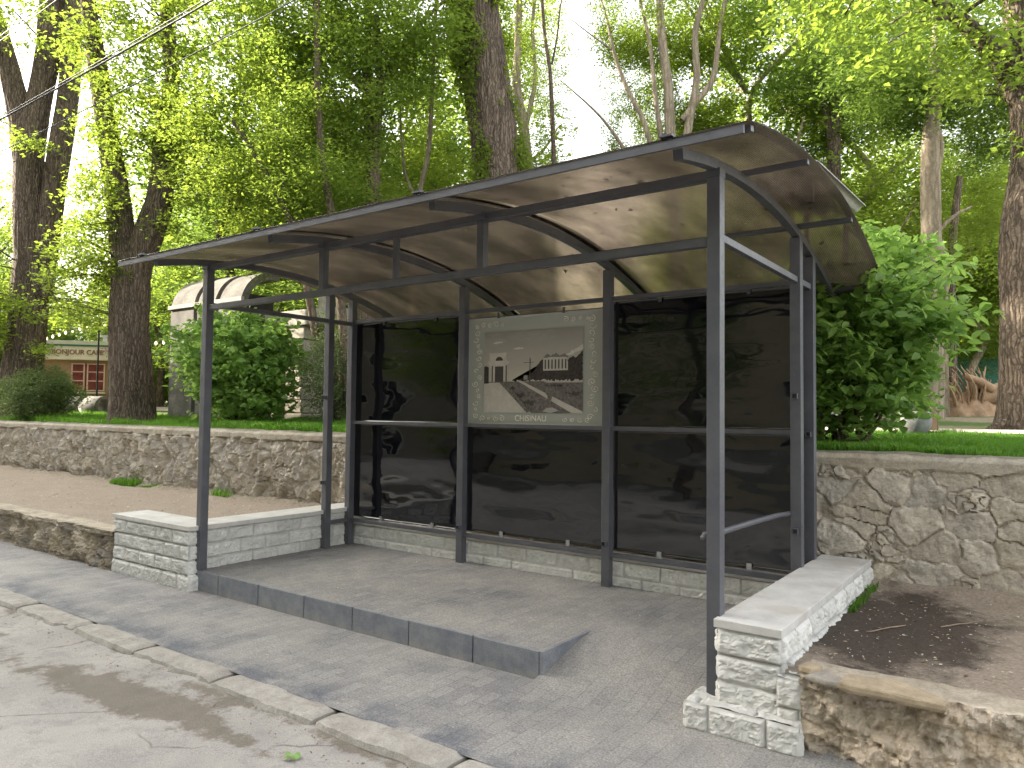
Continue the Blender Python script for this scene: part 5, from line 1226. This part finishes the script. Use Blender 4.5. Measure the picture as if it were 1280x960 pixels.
def litter(name, n, x0, x1, y0, y1, zf, s, cols, label, seed):
    r = np.random.default_rng(seed); x = r.uniform(x0, x1, n); y = r.uniform(y0, y1, n); P = np.stack([x, y, zf(x, y)+.005], -1)
    V, F, T = leaf_geo(P, s*r.uniform(.4, 1.3, n)**1.5, tilt=.25, droop=0, r=r); m = NM(name+'_mat', rough=.8)
    a_ = m.n('ShaderNodeVertexColor'); a_.layer_name = 'tint'; sx_ = m.n('ShaderNodeSeparateXYZ'); m.l(a_.outputs[0], sx_.inputs[0]); m.col(m.ramp(sx_.outputs[0], [(i/(len(cols)-1), c) for i, c in enumerate(cols)]))
    tag(link(name, np_mesh(name, V, F, m.m, False, T)), label, 'litter', kind='stuff')
dry = [(.16, .10, .06), (.34, .24, .13), (.62, .58, .50), (.20, .22, .07)]
litter('leaf_litter', 420, .46, 2.4, .05, 2.3, dirt_z, .026, dry, 'bits of dry leaf and chips scattered on the dirt', 2)
litter('leaf_litter', 260, .46, 1.3, .05, 2.0, dirt_z, .011, [(.5, .48, .44), (.7, .68, .62)], 'pale chips scattered on the dark soil', 12)
litter('leaf_litter', 900, -14, -5.8, -.1, 2.3, lambda x, y: dirt_z(x, y)+.05*sstep(.3, 2.4, y), .03, dry, 'dry leaf bits on the left terrace', 3)
litter('leaf_litter', 150, -5, 0, .3, 1.95, lambda x, y: 0*x+.030, .018, dry, 'small leaf bits on the platform', 4)
litter('leaf_litter', 240, -6, .0, -1.1, -.1, lambda x, y: 0*x-.152, .016, [(.4, .38, .33), (.5, .46, .38), (.2, .17, .1)], 'small leaf bits on the pavement', 5)
litter('leaf_litter', 700, -6, .4, -1.62, -1.36, lambda x, y: 0*x-.192, .016, [(.3, .24, .16), (.2, .15, .1), (.12, .09, .06), (.45, .4, .3)], 'leaf bits and grit gathered along the kerb', 6)
litter('leaf_litter', 260, -5.4, .35, -.6, 2.8, lambda x, y: np.vectorize(roof_z)(y)+.013, .05, [(.10, .08, .04), (.2, .16, .07), (.12, .15, .05)], 'fallen leaves lying on the shelter roof', 7)
p = at(863, 770, 4.6); dz = (-.12-CAM[2])/(p-CAM)[2]; q = CAM+(p-CAM)*dz
sc_ = MB(); sc_.add([(0, 0, 0), (.05, .01, .006), (.06, .03, .012), (.02, .035, .004)], [(0, 1, 2, 3)]).add([(0, 0, -.001), (.05, .01, .005), (.06, .03, .011), (.02, .035, .003)], [(3, 2, 1, 0)])
q[2] = float(pave_z(np.array([q[0]]), np.array([q[1]]))[0])+.006
ps = link('paper_scrap', sc_.mesh('paper_scrap', m_plain('paper', (.75, .75, .72), .8, .05))); ps.location = q; tag(ps, 'small white scrap of paper on the pavers beside the near front post', 'paper scrap')

# ------------------------------------------------------------------ the other side of the street
def block(name, label, x0, x1, y0, y1, h, floors, wcol, every=3.2):
    t = empty(name, ((x0+x1)/2, y1, -.1)); tag(t, label, 'building'); cx = (x0+x1)/2
    lb(MB().box(x0-cx, x1-cx, y0-y1, 0, 0, h), 'wall', m_plain(name+'_render', wcol, .9, .12, .6, .2), t)
    lb(MB().box(x0-cx-.5, x1-cx+.5, y0-y1-.5, .5, h, h+.45), 'roof', CONC, t)
    fh = h/floors; wm = MB().box(-.6, .6, 0, .05, 0, 1.5).mesh('window', PANEL); fm = MB().box(-.68, .68, 0, .07, -.08, 0).box(-.68, .68, 0, .07, 1.5, 1.58).box(-.68, -.6, 0, .07, 0, 1.5).box(.6, .68, 0, .07, 0, 1.5).box(-.03, .03, .051, .07, 0, 1.5).mesh('window_frame', m_white)
    for f in range(floors):
        x = x0+1.6
        while x < x1-1:
            o = link('window', wm, t, (x-cx, .003, fh*f+fh*.32)); link('window_frame', fm, o, (0, .002, 0)); x += every
m_white = m_plain('white_frame', (.7, .7, .66), .5, .05)
block('shading_block', 'tall plain unseen apartment block across the street, added to shade the shelter and street', -88, -15, -24, -11.2, 19.2, 6, (.36, .32, .27), 3.6)  # unseen block, placed and sized so its shadow covers the shelter and street
block('street_house', 'two-storey cream house across the street', -14.6, 16, -22, -13, 7.5, 2, (.55, .47, .34))
for k, (x, y, kd) in enumerate(((-12, -8.6, 0), (-5.5, -8.8, 3), (1.5, -8.9, 1), (8, -8.7, 3), (-21, -8.6, 1), (-30, -8.6, 3))):
    t = clone(stocks[kd]); t.location = (x, y, -.2); t.rotation_euler = (0, 0, k*1.3); t.scale = (1.1, 1.1, 1.15)
    tag(t, ('street tree before the apartment block, far pavement', 'dark street tree between block and cream house', 'pale street tree before the cream house', 'dark street tree at the right of the cream house', 'street tree at the middle of the apartment block', 'dark street tree far down the street')[k], 'tree', 'street trees across the road')

# the remaining look-alike bushes are told apart by their order from the left
same = {}
for o in list(bpy.data.objects):
    if o.get('group') == 'bushes far back in the park' and o.parent is None: same.setdefault(o['label'], []).append(o)
for lab, lst in same.items():
    if len(lst) > 1:
        lst.sort(key=lambda o: proj(o.location)[0])
        for q, o in enumerate(lst): o['label'] = lab.replace('dark rounded bush', ('leftmost', 'second', 'third', 'fourth', 'fifth')[min(q, 4)]+' dark rounded bush')
